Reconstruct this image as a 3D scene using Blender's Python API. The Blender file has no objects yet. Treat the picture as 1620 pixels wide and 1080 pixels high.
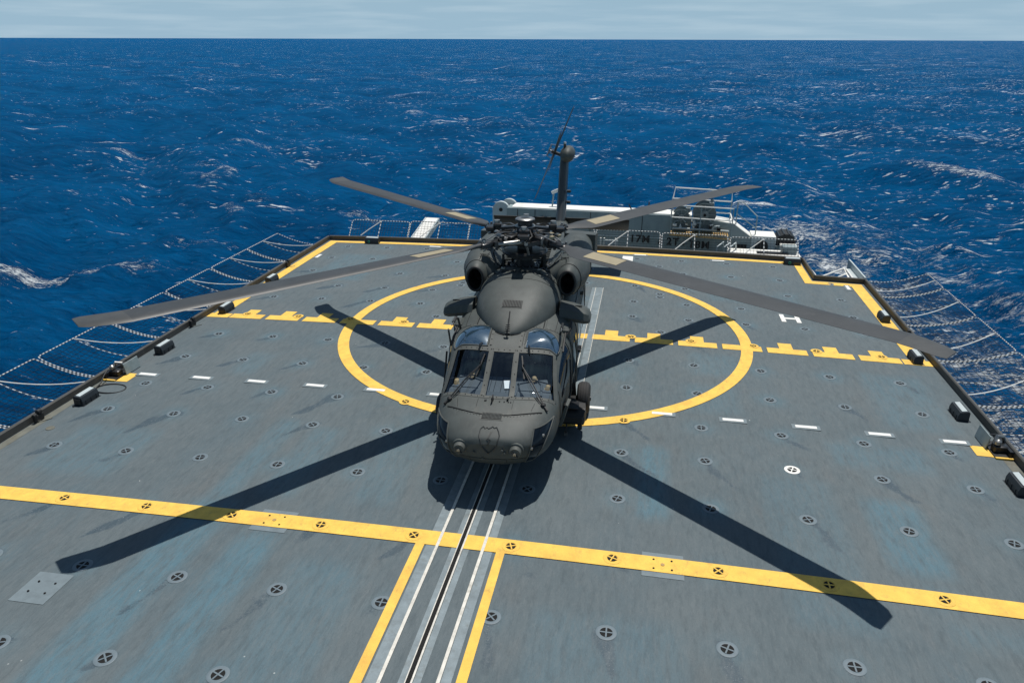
import bpy, bmesh, math, random
import numpy as np
from mathutils import Vector, Matrix
random.seed(7); rng = np.random.default_rng(11)
R = math.radians
SC = bpy.context.scene
COL = SC.collection

# ------------------------------------------------------------------ camera
CAM_H = 7.11
cam_d = bpy.data.cameras.new('camera'); cam = bpy.data.objects.new('camera', cam_d); COL.objects.link(cam)
cam_d.sensor_width = 36.0; cam_d.lens = 36.0*1176.2/1620.0
cam_d.clip_start = 0.1; cam_d.clip_end = 60000
_pi, _ya, _ro = 0.386429, 0.175531, 0.0029545
_r = Vector((math.cos(_ya), math.sin(_ya), 0)); _f = Vector((-math.sin(_ya), math.cos(_ya), 0)); _z = Vector((0, 0, 1))
_F = _f*math.cos(_pi) - _z*math.sin(_pi); _U = _f*math.sin(_pi) + _z*math.cos(_pi)
_c, _s = math.cos(_ro), math.sin(_ro)
_X = _r*_c + _U*_s; _Y = _U*_c - _r*_s
cam.matrix_world = Matrix(((_X.x, _Y.x, -_F.x, 0), (_X.y, _Y.y, -_F.y, 0), (_X.z, _Y.z, -_F.z, CAM_H), (0, 0, 0, 1)))
SC.camera = cam

# ------------------------------------------------------------------ sky, sun, exposure
SUN = Vector((0.11, 0.27, 1.0)).normalized()
EL = math.asin(SUN.z); AZ = math.atan2(SUN.x, SUN.y)
world = bpy.data.worlds.new('World'); SC.world = world; world.use_nodes = True
wn = world.node_tree; bg = wn.nodes['Background']
sky = wn.nodes.new('ShaderNodeTexSky'); sky.sky_type = 'NISHITA'; sky.sun_disc = False
sky.sun_elevation = EL; sky.sun_rotation = AZ; sky.air_density = 1.0; sky.dust_density = 0.8; sky.ozone_density = 2.0
# thin high cloud: a slight pale veil, breaking up the clear blue
wtc = wn.nodes.new('ShaderNodeTexCoord'); wmp = wn.nodes.new('ShaderNodeMapping'); wmp.inputs['Scale'].default_value = (4, 4, 55)
wno = wn.nodes.new('ShaderNodeTexNoise'); wno.inputs['Scale'].default_value = 2.2; wno.inputs['Detail'].default_value = 6
wrm = wn.nodes.new('ShaderNodeMapRange'); wrm.inputs[1].default_value = .44; wrm.inputs[2].default_value = .70; wrm.inputs[3].default_value = 0; wrm.inputs[4].default_value = .35
wmx = wn.nodes.new('ShaderNodeMixRGB'); wmx.inputs[2].default_value = (9.6, 12.0, 13.6, 1)
wtint = wn.nodes.new('ShaderNodeMixRGB'); wtint.blend_type = 'MULTIPLY'; wtint.inputs[0].default_value = 1; wtint.inputs[2].default_value = (0.72, 0.92, 1.0, 1)
wn.links.new(wtc.outputs['Generated'], wmp.inputs[0]); wn.links.new(wmp.outputs[0], wno.inputs['Vector']); wn.links.new(wno.outputs[0], wrm.inputs[0])
wn.links.new(sky.outputs[0], wtint.inputs[1]); wn.links.new(wrm.outputs[0], wmx.inputs[0])
wsep = wn.nodes.new('ShaderNodeSeparateXYZ'); wn.links.new(wtc.outputs['Generated'], wsep.inputs[0])
whz = wn.nodes.new('ShaderNodeMapRange'); whz.interpolation_type = 'SMOOTHSTEP'; whz.inputs[1].default_value = .0; whz.inputs[2].default_value = .30; whz.inputs[3].default_value = .92; whz.inputs[4].default_value = 0
wn.links.new(wsep.outputs[2], whz.inputs[0])
wmh = wn.nodes.new('ShaderNodeMixRGB'); wmh.inputs[2].default_value = (6.2, 9.3, 11.8, 1)
wn.links.new(wtint.outputs[0], wmh.inputs[1]); wn.links.new(whz.outputs[0], wmh.inputs[0]); wn.links.new(wmh.outputs[0], wmx.inputs[1])
wn.links.new(wmx.outputs[0], bg.inputs['Color']); bg.inputs['Strength'].default_value = 0.055
sun_d = bpy.data.lights.new('sun', 'SUN'); sun_d.energy = 4.3; sun_d.angle = R(0.5); sun_d.color = (1.0, 0.955, 0.89)
sun = bpy.data.objects.new('sun', sun_d); COL.objects.link(sun); sun.location = (5, 20, 40)
sun.rotation_euler = SUN.to_track_quat('Z', 'Y').to_euler()
SC.view_settings.view_transform = 'Standard'; SC.view_settings.look = 'None'; SC.view_settings.gamma = 1; SC.view_settings.exposure = 0.0
SC.cycles.max_bounces = 8; SC.cycles.transparent_max_bounces = 16

# ------------------------------------------------------------------ materials
MATS = {}
def mat(name, col, rough=.6, metal=0., var=.12, vscale=3., bump=0., bscale=60., spec=.5, dirt=None, dscale=1.2, scuff=None, sscale=6., sstretch=(1, 1, 1), samt=.7):
    if name in MATS: return MATS[name]
    m = bpy.data.materials.new(name); m.use_nodes = True; n = m.node_tree; b = n.nodes['Principled BSDF']
    b.inputs['Roughness'].default_value = rough; b.inputs['Metallic'].default_value = metal; b.inputs['Specular IOR Level'].default_value = spec
    tc = n.nodes.new('ShaderNodeTexCoord')
    no = n.nodes.new('ShaderNodeTexNoise'); no.inputs['Scale'].default_value = vscale; no.inputs['Detail'].default_value = 6; no.inputs['Roughness'].default_value = .62
    n.links.new(tc.outputs['Object'], no.inputs['Vector'])
    mr = n.nodes.new('ShaderNodeMapRange'); mr.inputs[1].default_value = .25; mr.inputs[2].default_value = .75; mr.inputs[3].default_value = 1-var; mr.inputs[4].default_value = 1+var
    n.links.new(no.outputs[0], mr.inputs[0])
    mx = n.nodes.new('ShaderNodeMixRGB'); mx.blend_type = 'MULTIPLY'; mx.inputs[0].default_value = 1; mx.inputs[1].default_value = (*col, 1)
    n.links.new(mr.outputs[0], mx.inputs[2]); last = mx.outputs[0]
    if dirt:
        d = n.nodes.new('ShaderNodeTexNoise'); d.inputs['Scale'].default_value = dscale; d.inputs['Detail'].default_value = 9; d.inputs['Roughness'].default_value = .7
        n.links.new(tc.outputs['Object'], d.inputs['Vector'])
        r2 = n.nodes.new('ShaderNodeMapRange'); r2.inputs[1].default_value = .52; r2.inputs[2].default_value = .72; n.links.new(d.outputs[0], r2.inputs[0])
        m2 = n.nodes.new('ShaderNodeMixRGB'); m2.inputs[2].default_value = (*dirt, 1); n.links.new(r2.outputs[0], m2.inputs[0]); n.links.new(last, m2.inputs[1]); last = m2.outputs[0]
    if scuff:
        mp_ = n.nodes.new('ShaderNodeMapping'); mp_.inputs['Scale'].default_value = sstretch; n.links.new(tc.outputs['Object'], mp_.inputs[0])
        d = n.nodes.new('ShaderNodeTexNoise'); d.inputs['Scale'].default_value = sscale; d.inputs['Detail'].default_value = 10; d.inputs['Roughness'].default_value = .78; n.links.new(mp_.outputs[0], d.inputs['Vector'])
        r2 = n.nodes.new('ShaderNodeMapRange'); r2.inputs[1].default_value = .54; r2.inputs[2].default_value = .68; r2.inputs[4].default_value = samt; n.links.new(d.outputs[0], r2.inputs[0])
        m2 = n.nodes.new('ShaderNodeMixRGB'); m2.inputs[2].default_value = (*scuff, 1); n.links.new(r2.outputs[0], m2.inputs[0]); n.links.new(last, m2.inputs[1]); last = m2.outputs[0]
    n.links.new(last, b.inputs['Base Color'])
    if bump:
        bn = n.nodes.new('ShaderNodeTexNoise'); bn.inputs['Scale'].default_value = bscale; bn.inputs['Detail'].default_value = 4
        n.links.new(tc.outputs['Object'], bn.inputs['Vector'])
        bp = n.nodes.new('ShaderNodeBump'); bp.inputs['Strength'].default_value = bump; bp.inputs['Distance'].default_value = .02
        n.links.new(bn.outputs[0], bp.inputs['Height']); n.links.new(bp.outputs[0], b.inputs['Normal'])
    MATS[name] = m; return m
OLIVE = mat('olive_drab_paint', (.060, .070, .068), .58, var=.24, vscale=2.6, bump=.06, bscale=9, spec=.38, dirt=(.044, .050, .049), dscale=1.8, scuff=(.100, .106, .100), sscale=3.2, sstretch=(1.6, .5, 1), samt=.55)
OLIVE_L = mat('olive_drab_faded', (.078, .085, .080), .6, var=.2, vscale=6, bump=.03, bscale=14, spec=.35, scuff=(.05, .055, .053), sscale=7, samt=.6)
BLACK = mat('flat_black_paint', (.012, .013, .014), .6, var=.2)
SEAM = mat('panel_gap', (.006, .006, .007), .9)
INTAKE = mat('intake_dark', (.004, .004, .005), .8)
STEEL = mat('worn_steel', (.30, .30, .29), .38, metal=.85, var=.25, vscale=9)
DKSTEEL = mat('dark_oily_steel', (.035, .036, .038), .35, metal=.5, var=.4, vscale=12)
RUBBER = mat('tyre_rubber', (.022, .022, .023), .8, var=.2, bump=.2, bscale=30)
ROTOR = mat('rotor_blade_paint', (.036, .040, .043), .55, var=.22, vscale=2.2, scuff=(.065, .07, .07), sscale=5, samt=.6)
TAN = mat('tan_erosion_patch', (.30, .26, .17), .7)
YELLOW = mat('yellow_deck_paint', (.82, .52, .090), .75, var=.14, vscale=5, bump=.4, bscale=80, dirt=(.68, .39, .075), dscale=2.2, scuff=(.36, .25, .09), sscale=9, sstretch=(1.2, .6, 1), samt=.55)
WHITE = mat('white_paint', (.78, .78, .74), .55, var=.1, vscale=6, dirt=(.55, .53, .48), dscale=3)
WHITE_ROPE = mat('white_lashing', (.66, .67, .66), .8, var=.25, vscale=20)
DARK_ROPE = mat('dark_lashing', (.10, .11, .115), .8)
NET = mat('black_net_cord', (.025, .027, .03), .85)
GREY = mat('ship_grey_paint', (.25, .31, .32), .55, var=.1, vscale=2, dirt=(.18, .23, .24), dscale=2.5)
PALE = mat('pale_grey_paint', (.44, .50, .51), .5, var=.1, vscale=2)
COAM = mat('coaming_brown_grey', (.058, .060, .058), .6, var=.25, vscale=2.5, dirt=(.085, .072, .055), dscale=3, scuff=(.13, .13, .12), sscale=8)
GUTTER = mat('gutter_grimy_steel', (.13, .135, .115), .7, var=.3, vscale=4, dirt=(.10, .085, .05), dscale=2.5)
LAMPBOX = mat('floodlight_casing', (.018, .024, .03), .45, var=.2)
GREEN = mat('green_ring', (.02, .28, .17), .4)
TRACK = mat('track_bare_metal', (.20, .245, .265), .5, metal=.2, var=.25, vscale=6, dirt=(.15, .17, .17), dscale=5)
PLATE = mat('worn_deck_plate', (.150, .190, .210), .6, var=.12, vscale=6, dirt=(.115, .145, .16), dscale=5)
GROOVE = mat('slot_black', (.004, .004, .004), .9)
WHLINE = mat('worn_white_edge', (.62, .60, .54), .6, var=.2, vscale=9, dirt=(.36, .34, .29), dscale=8)
RINGP = mat('socket_ring_paint', (.125, .165, .19), .6, var=.12, vscale=9)
GOLD = mat('brass_grating', (.42, .27, .10), .5, var=.2, vscale=30)
UNIFORM = mat('flight_suit_green', (.13, .14, .095), .9, var=.2, vscale=8)
GLOVE = mat('tan_glove', (.42, .30, .16), .8)
HELMET = mat('helmet_green', (.04, .048, .036), .4)
VISOR = mat('visor_black', (.006, .006, .007), .08)
LENS = mat('lamp_lens', (.55, .56, .55), .12, metal=.6)
PAPER = mat('white_card', (.85, .85, .83), .8, var=.02)
DASH = mat('glareshield_grey', (.075, .088, .098), .75, var=.1)
HULL = mat('hull_grey', (.16, .19, .20), .6)
def glass_mat(name, tint, rough=.03, dark=None, ior=1.5, boost=.04):
    m = bpy.data.materials.new(name); m.use_nodes = True; n = m.node_tree; n.nodes.clear()
    out = n.nodes.new('ShaderNodeOutputMaterial'); mix = n.nodes.new('ShaderNodeMixShader'); gl = n.nodes.new('ShaderNodeBsdfGlossy'); gl.inputs['Roughness'].default_value = rough
    gl.inputs['Color'].default_value = (.85, .93, 1, 1)
    if dark is None:
        tr = n.nodes.new('ShaderNodeBsdfTransparent'); tr.inputs[0].default_value = (*tint, 1)
    else:
        tr = n.nodes.new('ShaderNodeBsdfDiffuse'); tr.inputs[0].default_value = (*dark, 1)
    fr = n.nodes.new('ShaderNodeFresnel'); gg = n.nodes.new('ShaderNodeNewGeometry'); mi_ = n.nodes.new('ShaderNodeMapRange'); mi_.inputs[3].default_value = ior; mi_.inputs[4].default_value = 1/ior; n.links.new(gg.outputs['Backfacing'], mi_.inputs[0]); n.links.new(mi_.outputs[0], fr.inputs[0])
    ad = n.nodes.new('ShaderNodeMath'); ad.operation = 'ADD'; ad.inputs[1].default_value = boost; ad.use_clamp = True
    n.links.new(fr.outputs[0], ad.inputs[0]); n.links.new(ad.outputs[0], mix.inputs[0]); n.links.new(tr.outputs[0], mix.inputs[1]); n.links.new(gl.outputs[0], mix.inputs[2]); n.links.new(mix.outputs[0], out.inputs[0])
    return m
GLASS = glass_mat('windshield_glass', (.86, .93, .98), .02)
SIDEGLASS = glass_mat('dark_window', (0, 0, 0), .06, dark=(.006, .010, .016), boost=0, ior=1.33)
EYEGLASS = glass_mat('eyebrow_window', (0, 0, 0), .10, dark=(.02, .045, .07), boost=.30)

# ------------------------------------------------------------------ mesh helpers
class MB:
    def __init__(s): s.v = []; s.f = []; s.m = []; s.mats = []
    def mi(s, m):
        if m not in s.mats: s.mats.append(m)
        return s.mats.index(m)
    def add(s, vs, fs, m):
        o = len(s.v); s.v += [tuple(map(float, p)) for p in vs]; k = s.mi(m)
        for f in fs: s.f.append(tuple(o+i for i in f)); s.m.append(k)
    def box(s, c, d, m, M=None, taper=1.0, bev=0.0):
        x, y, z = d[0]/2, d[1]/2, d[2]/2
        if bev > 0:
            rings = []
            for zz, ins in ((-z, bev), (-z+bev, 0), (z-bev, 0), (z, bev)):
                t = 1 if zz < 0 else taper
                X, Y = x*t-ins, y*t-ins; b = min(bev, X*.4, Y*.4)
                rings.append([(X-b, -Y, zz), (X, -Y+b, zz), (X, Y-b, zz), (X-b, Y, zz), (-X+b, Y, zz), (-X, Y-b, zz), (-X, -Y+b, zz), (-X+b, -Y, zz)])
            P = [p for r in rings for p in r]; F = []
            for i in range(3):
                for j in range(8): F.append((i*8+j, i*8+(j+1) % 8, i*8+8+(j+1) % 8, i*8+8+j))
            F += [tuple(range(7, -1, -1)), tuple(range(24, 32))]
        else:
            t = taper
            P = [(-x, -y, -z), (x, -y, -z), (x, y, -z), (-x, y, -z), (-x*t, -y*t, z), (x*t, -y*t, z), (x*t, y*t, z), (-x*t, y*t, z)]
            F = [(0, 3, 2, 1), (4, 5, 6, 7), (0, 1, 5, 4), (1, 2, 6, 5), (2, 3, 7, 6), (3, 0, 4, 7)]
        P = [Vector(p) for p in P]
        if M is not None: P = [M @ p for p in P]
        s.add([p+Vector(c) for p in P], F, m); return s
    def bar(s, a, b, w, h, m):
        a, b = Vector(a), Vector(b); d = b-a; L = d.length; q = d.to_track_quat('X', 'Z').to_matrix()
        s.box((a+b)/2, (L, w, h), m, q); return s
    def tube(s, path, r, m, n=8, closed=False, caps=True, alt=None):
        P = [Vector(p) for p in path]; k = len(P); rs = r if isinstance(r, (list, tuple)) else [r]*k
        vs = []; prev = None
        for i in range(k):
            a = P[i-1] if (i > 0 or closed) else P[i]; b = P[(i+1) % k] if (i < k-1 or closed) else P[i]
            t = (b-a).normalized()
            if prev is None:
                up = Vector((0, 0, 1)) if abs(t.z) < .95 else Vector((1, 0, 0)); u = t.cross(up).normalized()
            else:
                u = prev - t*prev.dot(t); u = u.normalized() if u.length > 1e-6 else t.orthogonal().normalized()
            prev = u; w = t.cross(u)
            for j in range(n):
                an = 2*math.pi*j/n; vs.append(P[i] + (u*math.cos(an) + w*math.sin(an))*rs[i])
        o = len(s.v); s.v += [tuple(p) for p in vs]
        segs = k if closed else k-1
        for i in range(segs):
            mm = m if alt is None else (m if i % 2 == 0 else alt); kk = s.mi(mm)
            for j in range(n):
                a0 = i*n+j; a1 = i*n+(j+1) % n; b0 = ((i+1) % k)*n+j; b1 = ((i+1) % k)*n+(j+1) % n
                s.f.append((o+a0, o+a1, o+b1, o+b0)); s.m.append(kk)
        if caps and not closed:
            kk = s.mi(m); s.f.append(tuple(o+j for j in range(n-1, -1, -1))); s.m.append(kk); s.f.append(tuple(o+(k-1)*n+j for j in range(n))); s.m.append(kk)
        return s
    def lathe(s, prof, c, m, n=24, axis='Z', M=None, sx=1., sy=1.):
        vs = []; 
        for (r, h) in prof:
            for j in range(n):
                a = 2*math.pi*j/n; x, y = r*math.cos(a)*sx, r*math.sin(a)*sy
                p = Vector((x, y, h)) if axis == 'Z' else (Vector((h, x, y)) if axis == 'X' else Vector((y, h, x)))
                if M is not None: p = M @ p
                vs.append(p + Vector(c))
        F = []
        for i in range(len(prof)-1):
            for j in range(n): F.append((i*n+j, i*n+(j+1) % n, (i+1)*n+(j+1) % n, (i+1)*n+j))
        if prof[0][0] > 1e-5: F.append(tuple(range(n-1, -1, -1)))
        if prof[-1][0] > 1e-5: F.append(tuple((len(prof)-1)*n+j for j in range(n)))
        s.add(vs, F, m); return s
    def loft(s, rings, m, closed=True, cap0=True, cap1=True):
        n = len(rings[0]); vs = [p for r in rings for p in r]; F = []
        for i in range(len(rings)-1):
            for j in range(n if closed else n-1): F.append((i*n+j, i*n+(j+1) % n, (i+1)*n+(j+1) % n, (i+1)*n+j))
        if cap0: F.append(tuple(range(n-1, -1, -1)))
        if cap1: F.append(tuple((len(rings)-1)*n+j for j in range(n)))
        s.add(vs, F, m); return s
    def build(s, name, parent=None, smooth=True, loc=None, ang=38, norm=False):
        me = bpy.data.meshes.new(name); me.from_pydata(s.v, [], s.f)
        for m in s.mats: me.materials.append(m)
        me.polygons.foreach_set('material_index', s.m)
        if norm:
            bm = bmesh.new(); bm.from_mesh(me); bmesh.ops.recalc_face_normals(bm, faces=bm.faces); bm.to_mesh(me); bm.free()
        if smooth:
            me.polygons.foreach_set('use_smooth', [True]*len(me.polygons)); me.set_sharp_from_angle(angle=R(ang))
        me.update(); o = bpy.data.objects.new(name, me); COL.objects.link(o)
        if parent: o.parent = parent
        if loc: o.location = loc
        return o
def empty(name, loc=(0, 0, 0), rz=0, parent=None):
    o = bpy.data.objects.new(name, None); COL.objects.link(o); o.location = loc; o.rotation_euler = (0, 0, rz); o.empty_display_size = .2
    if parent: o.parent = parent
    return o
def tag(o, label=None, cat=None, group=None, kind=None):
    if label: o['label'] = label
    if cat: o['category'] = cat
    if group: o['group'] = group
    if kind: o['kind'] = kind
    return o
def dup(root, loc, rz=None):
    r = root.copy(); COL.objects.link(r); r.location = loc
    if rz is not None: r.rotation_euler = (0, 0, rz)
    for ch in list(root.children):
        c = ch.copy(); COL.objects.link(c); c.parent = r
        for g in list(ch.children):
            d = g.copy(); COL.objects.link(d); d.parent = c
    return r
ORD = ['first', 'second', 'third', 'fourth', 'fifth', 'sixth', 'seventh', 'eighth', 'ninth', 'tenth', 'eleventh', 'twelfth', 'thirteenth', 'fourteenth', 'fifteenth']

# ------------------------------------------------------------------ sea
SEA_Z = -11.0
def build_sea():
    na, nr = 760, 760
    th = np.linspace(R(-84), R(84), na); th = th + R(10)
    rr = 9.0*np.exp(np.linspace(0, math.log(26000/9.0), nr))
    T, Q = np.meshgrid(th, rr)
    X = -np.sin(T)*Q; Y = np.cos(T)*Q
    cell = np.maximum(Q*(math.log(26000/9.0)/nr), Q*(R(168)/na))
    Z = np.zeros_like(X); S = np.zeros_like(X)
    wind = R(200)
    nw = 90
    lam = np.exp(rng.uniform(math.log(2.0), math.log(55), nw))
    for L in lam:
        d = wind + rng.normal(0, .55 if L < 20 else .35); k = 2*math.pi/L; ph = rng.uniform(0, 6.28)
        amp = .030*L**.62 if L < 22 else .030*22**.62
        amp *= .62
        arg = k*(X*math.cos(d)+Y*math.sin(d))+ph
        att = np.clip(L/(4*cell)-.25, 0, 1)
        s = np.sin(arg)
        Z += amp*att*(s + .22*np.cos(2*arg+1.57))
        S += amp*s
    sig = S.std()
    foam = np.zeros_like(X)
    # breaking crests: only where a slow patch pattern allows them
    patch = np.zeros_like(X)
    for L in np.exp(rng.uniform(math.log(25), math.log(160), 26)):
        d = rng.uniform(0, 6.28); patch += np.sin(2*math.pi/L*(X*math.cos(d)+Y*math.sin(d))+rng.uniform(0, 6.28))
    patch /= patch.std()
    foam = np.clip((S/sig-1.15)*1.1, 0, 1)*np.clip((patch-.5)*.8, 0, 1)
    def blob(x, y, sx, sy, a, rot=0.):
        c, s = math.cos(rot), math.sin(rot); dx, dy = X-x, Y-y; u = dx*c+dy*s; v = -dx*s+dy*c
        return a*np.exp(-(u/sx)**2-(v/sy)**2)
    wk = 0
    for b in ((-51, 50.5, 6, 2.0, .95, .25), (-44, 53.5, 6, 1.6, .62, .3), (-41, 62, 5, 1.6, .42, .2), (-50, 47.5, 4, .8, .55, .1),
              (13, 88, 4, 2.2, .85, 0), (15.5, 77, 5, 6, .74, .2), (16, 67, 4.5, 5.0, .85, 0), (22, 82, 6, 3, .6, .1), (20, 70, 4, 3, .55, 0), (19, 60, 6, 4, .60, .3), (27, 74, 5, 2, .5, 0),
              (17, 52, 3.2, 6, .58, .1), (24, 54, 5, 2, .4, 0), (21, 43, 4, 5, .66, 0), (19, 37, 3, 4, .72, 0), (17, 32, 3, 5, .6, 0), (41, 196, 5, 1.6, .62, 0), (38, 150, 8, 4, .4, 0),
              (-72, 128, 8, 2, .62, 0), (-62, 100, 6, 1.5, .45, 0), (-82, 260, 12, 3, .7, 0), (-92, 120, 7, 2, .7, 0), (-30, 76, 6, 2, .42, 0), (-4, 84, 8, 3, .35, 0), (6, 96, 5, 3, .4, 0)):
        wk = np.maximum(wk, blob(*b))
    foam = np.maximum(foam*.60, wk)
    wakemask = np.clip(blob(20, 62, 14, 44, 1.0) + blob(22, 40, 10, 22, .7), 0, 1)
    vs = np.stack([X, Y, Z], -1).reshape(-1, 3)
    i = np.arange(nr-1)[:, None]*na + np.arange(na-1)[None]
    F = np.stack([i, i+na, i+na+1, i+1], -1).reshape(-1, 4)   # th increases towards -X
    me = bpy.data.meshes.new('sea'); me.vertices.add(len(vs)); me.vertices.foreach_set('co', vs.astype(np.float32).ravel())
    nf = len(F); me.loops.add(nf*4); me.loops.foreach_set('vertex_index', F.astype(np.int32).ravel())
    me.polygons.add(nf); me.polygons.foreach_set('loop_start', np.arange(nf, dtype=np.int32)*4); me.polygons.foreach_set('loop_total', np.full(nf, 4, np.int32))
    me.update(calc_edges=True); me.polygons.foreach_set('use_smooth', np.ones(nf, bool))
    for nm, arr in (('foam', foam), ('wake', wakemask)):
        a = me.attributes.new(nm, 'FLOAT', 'POINT'); a.data.foreach_set('value', arr.astype(np.float32).ravel())
    o = bpy.data.objects.new('sea', me); COL.objects.link(o); o.location = (0, 0, SEA_Z)
    tag(o, 'deep blue choppy open sea with scattered whitecaps', None, None, 'structure')
    if me.polygons[0].normal.z < 0: me.flip_normals()
    m = bpy.data.materials.new('sea_water'); m.use_nodes = True; n = m.node_tree; b = n.nodes['Principled BSDF']; L = n.links.new
    geo = n.nodes.new('ShaderNodeNewGeometry')
    def noise(scale, detail, sc=(1, 1, 1), rough=.55, rot=0, dist=0.):
        mp = n.nodes.new('ShaderNodeMapping'); mp.inputs['Scale'].default_value = sc; mp.inputs['Rotation'].default_value = (0, 0, rot); L(geo.outputs['Position'], mp.inputs[0])
        t = n.nodes.new('ShaderNodeTexNoise'); t.inputs['Scale'].default_value = scale; t.inputs['Detail'].default_value = detail; t.inputs['Roughness'].default_value = rough; t.inputs['Distortion'].default_value = dist
        L(mp.outputs[0], t.inputs['Vector']); return t.outputs[0]
    def mr(x, a, bb, c=0., d=1., smooth=False):
        t = n.nodes.new('ShaderNodeMapRange'); t.inputs[1].default_value = a; t.inputs[2].default_value = bb; t.inputs[3].default_value = c; t.inputs[4].default_value = d
        if smooth: t.interpolation_type = 'SMOOTHSTEP'
        L(x, t.inputs[0]); return t.outputs[0]
    def op(o_, a, bb):
        t = n.nodes.new('ShaderNodeMath'); t.operation = o_
        for i_, q in enumerate((a, bb)):
            if isinstance(q, (int, float)): t.inputs[i_].default_value = q
            else: L(q, t.inputs[i_])
        return t.outputs[0]
    at = n.nodes.new('ShaderNodeAttribute'); at.attribute_name = 'foam'
    aw = n.nodes.new('ShaderNodeAttribute'); aw.attribute_name = 'wake'
    rot = .06
    # foam texture: lace + crest attribute
    lace = noise(1.1, 10, (.9, 1.5, 1), .78, rot, .8)
    lace2 = noise(.33, 6, (1, 1.5, 1), .65, rot, .8)
    fine = noise(4.5, 4, (.8, 1.6, 1), .7, rot, .3)
    fa = op('ADD', op('MULTIPLY', at.outputs['Fac'], 1.1), op('MULTIPLY', op('SUBTRACT', op('ADD', op('MULTIPLY', lace, .7), op('MULTIPLY', fine, .3)), .52), 6.0))
    foamA = op('MULTIPLY', mr(fa, .50, .95), mr(at.outputs['Fac'], .08, .4))
    # far and mid flecks: sparse clumps of short crest lines
    clump = noise(.022, 3, (1, 1.4, 1), .6, rot)
    fleck = noise(.30, 6, (.75, 2.3, 1), .68, rot, .4)
    fleck2 = noise(.95, 5, (.7, 2.0, 1), .68, rot, .3)
    right = n.nodes.new('ShaderNodeSeparateXYZ'); L(geo.outputs['Position'], right.inputs[0])
    side = mr(op('DIVIDE', right.outputs[0], op('MAXIMUM', right.outputs[1], 10.)), -.7, .6, 0, .055)  # more white flecks to the right: sun glitter put into the colour
    thr = op('ADD', mr(clump, .38, .66, .028, .100), side)
    fb = op('ADD', op('ADD', fleck, thr), op('MULTIPLY', op('SUBTRACT', fleck2, .5), .55))
    foamB = mr(fb, .752, .82)
    # tiny white specks: sun glints painted into the sea colour
    sp = op('ADD', noise(.75, 3, (.8, 2.2, 1), .5, rot), op('ADD', thr, op('MULTIPLY', op('SUBTRACT', fine, .5), .3)))
    glintD = op('MULTIPLY', mr(sp, .755, .81), .85)
    # wake lace behind and beside the ship
    wl = op('ADD', op('MULTIPLY', aw.outputs['Fac'], .165), lace)
    wl = op('ADD', wl, op('ADD', op('MULTIPLY', op('SUBTRACT', lace2, .5), .5), op('MULTIPLY', op('SUBTRACT', fine, .5), .25)))
    foamC = op('MULTIPLY', mr(wl, .70, .86), .8)
    # whitecaps out to the horizon
    capn = op('ADD', op('ADD', noise(.085, 6, (.55, 2.4, 1), .60, rot, .5), mr(clump, .36, .66, 0, .05)), op('MULTIPLY', op('SUBTRACT', fleck2, .5), .42))
    foamE = mr(capn, .705, .745)
    foam_glint = op('MAXIMUM', op('MAXIMUM', op('MAXIMUM', op('MAXIMUM', foamA, foamB), glintD), foamC), foamE)
    deep = n.nodes.new('ShaderNodeMixRGB'); deep.inputs[1].default_value = (.0006, .043, .130, 1); deep.inputs[2].default_value = (.0008, .092, .250, 1)
    L(mr(op('ADD', op('MULTIPLY', noise(.05, 4, (1, 1.6, 1), .6, rot), .5), op('MULTIPLY', noise(.45, 5, (.7, 2.2, 1), .65, rot), .5)), .36, .64), deep.inputs[0])  # lighter and darker reflection streaks of the waves, mixed into the water colour
    mx = n.nodes.new('ShaderNodeMixRGB'); mx.inputs[2].default_value = (.74, .79, .82, 1); L(deep.outputs[0], mx.inputs[1]); L(foam_glint, mx.inputs[0])
    n.nodes.remove(b); out = n.nodes['Material Output']
    df = n.nodes.new('ShaderNodeBsdfDiffuse'); L(mx.outputs[0], df.inputs[0])
    gl = n.nodes.new('ShaderNodeBsdfGlossy'); gl.inputs['Roughness'].default_value = .13; gl.inputs['Color'].default_value = (.45, .80, 1, 1)
    fre = n.nodes.new('ShaderNodeFresnel'); fre.inputs[0].default_value = 1.33
    fac = op('MINIMUM', op('MULTIPLY', fre.outputs[0], .40), .075); fac = op('MULTIPLY', fac, mr(foam_glint, 0, 1, 1, 0))
    ms = n.nodes.new('ShaderNodeMixShader'); L(fac, ms.inputs[0]); L(df.outputs[0], ms.inputs[1]); L(gl.outputs[0], ms.inputs[2]); L(ms.outputs[0], out.inputs[0])
    h = op('ADD', op('MULTIPLY', noise(.95, 7, (.85, 1.6, 1), .68, rot, .3), .85), op('MULTIPLY', noise(.21, 3, (.85, 1.7, 1), .55, rot), 1.5))
    h = op('ADD', h, op('MULTIPLY', noise(4.2, 3, (.8, 1.6, 1), .6, rot), .085))
    h = op('ADD', h, op('MULTIPLY', foam_glint, .08))
    bp = n.nodes.new('ShaderNodeBump'); bp.inputs['Strength'].default_value = 1.0; bp.inputs['Distance'].default_value = 1.0
    L(h, bp.inputs['Height'])
    for q in (df, gl, fre): L(bp.outputs[0], q.inputs['Normal'])
    me.materials.append(m)
    return o
build_sea()

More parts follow.
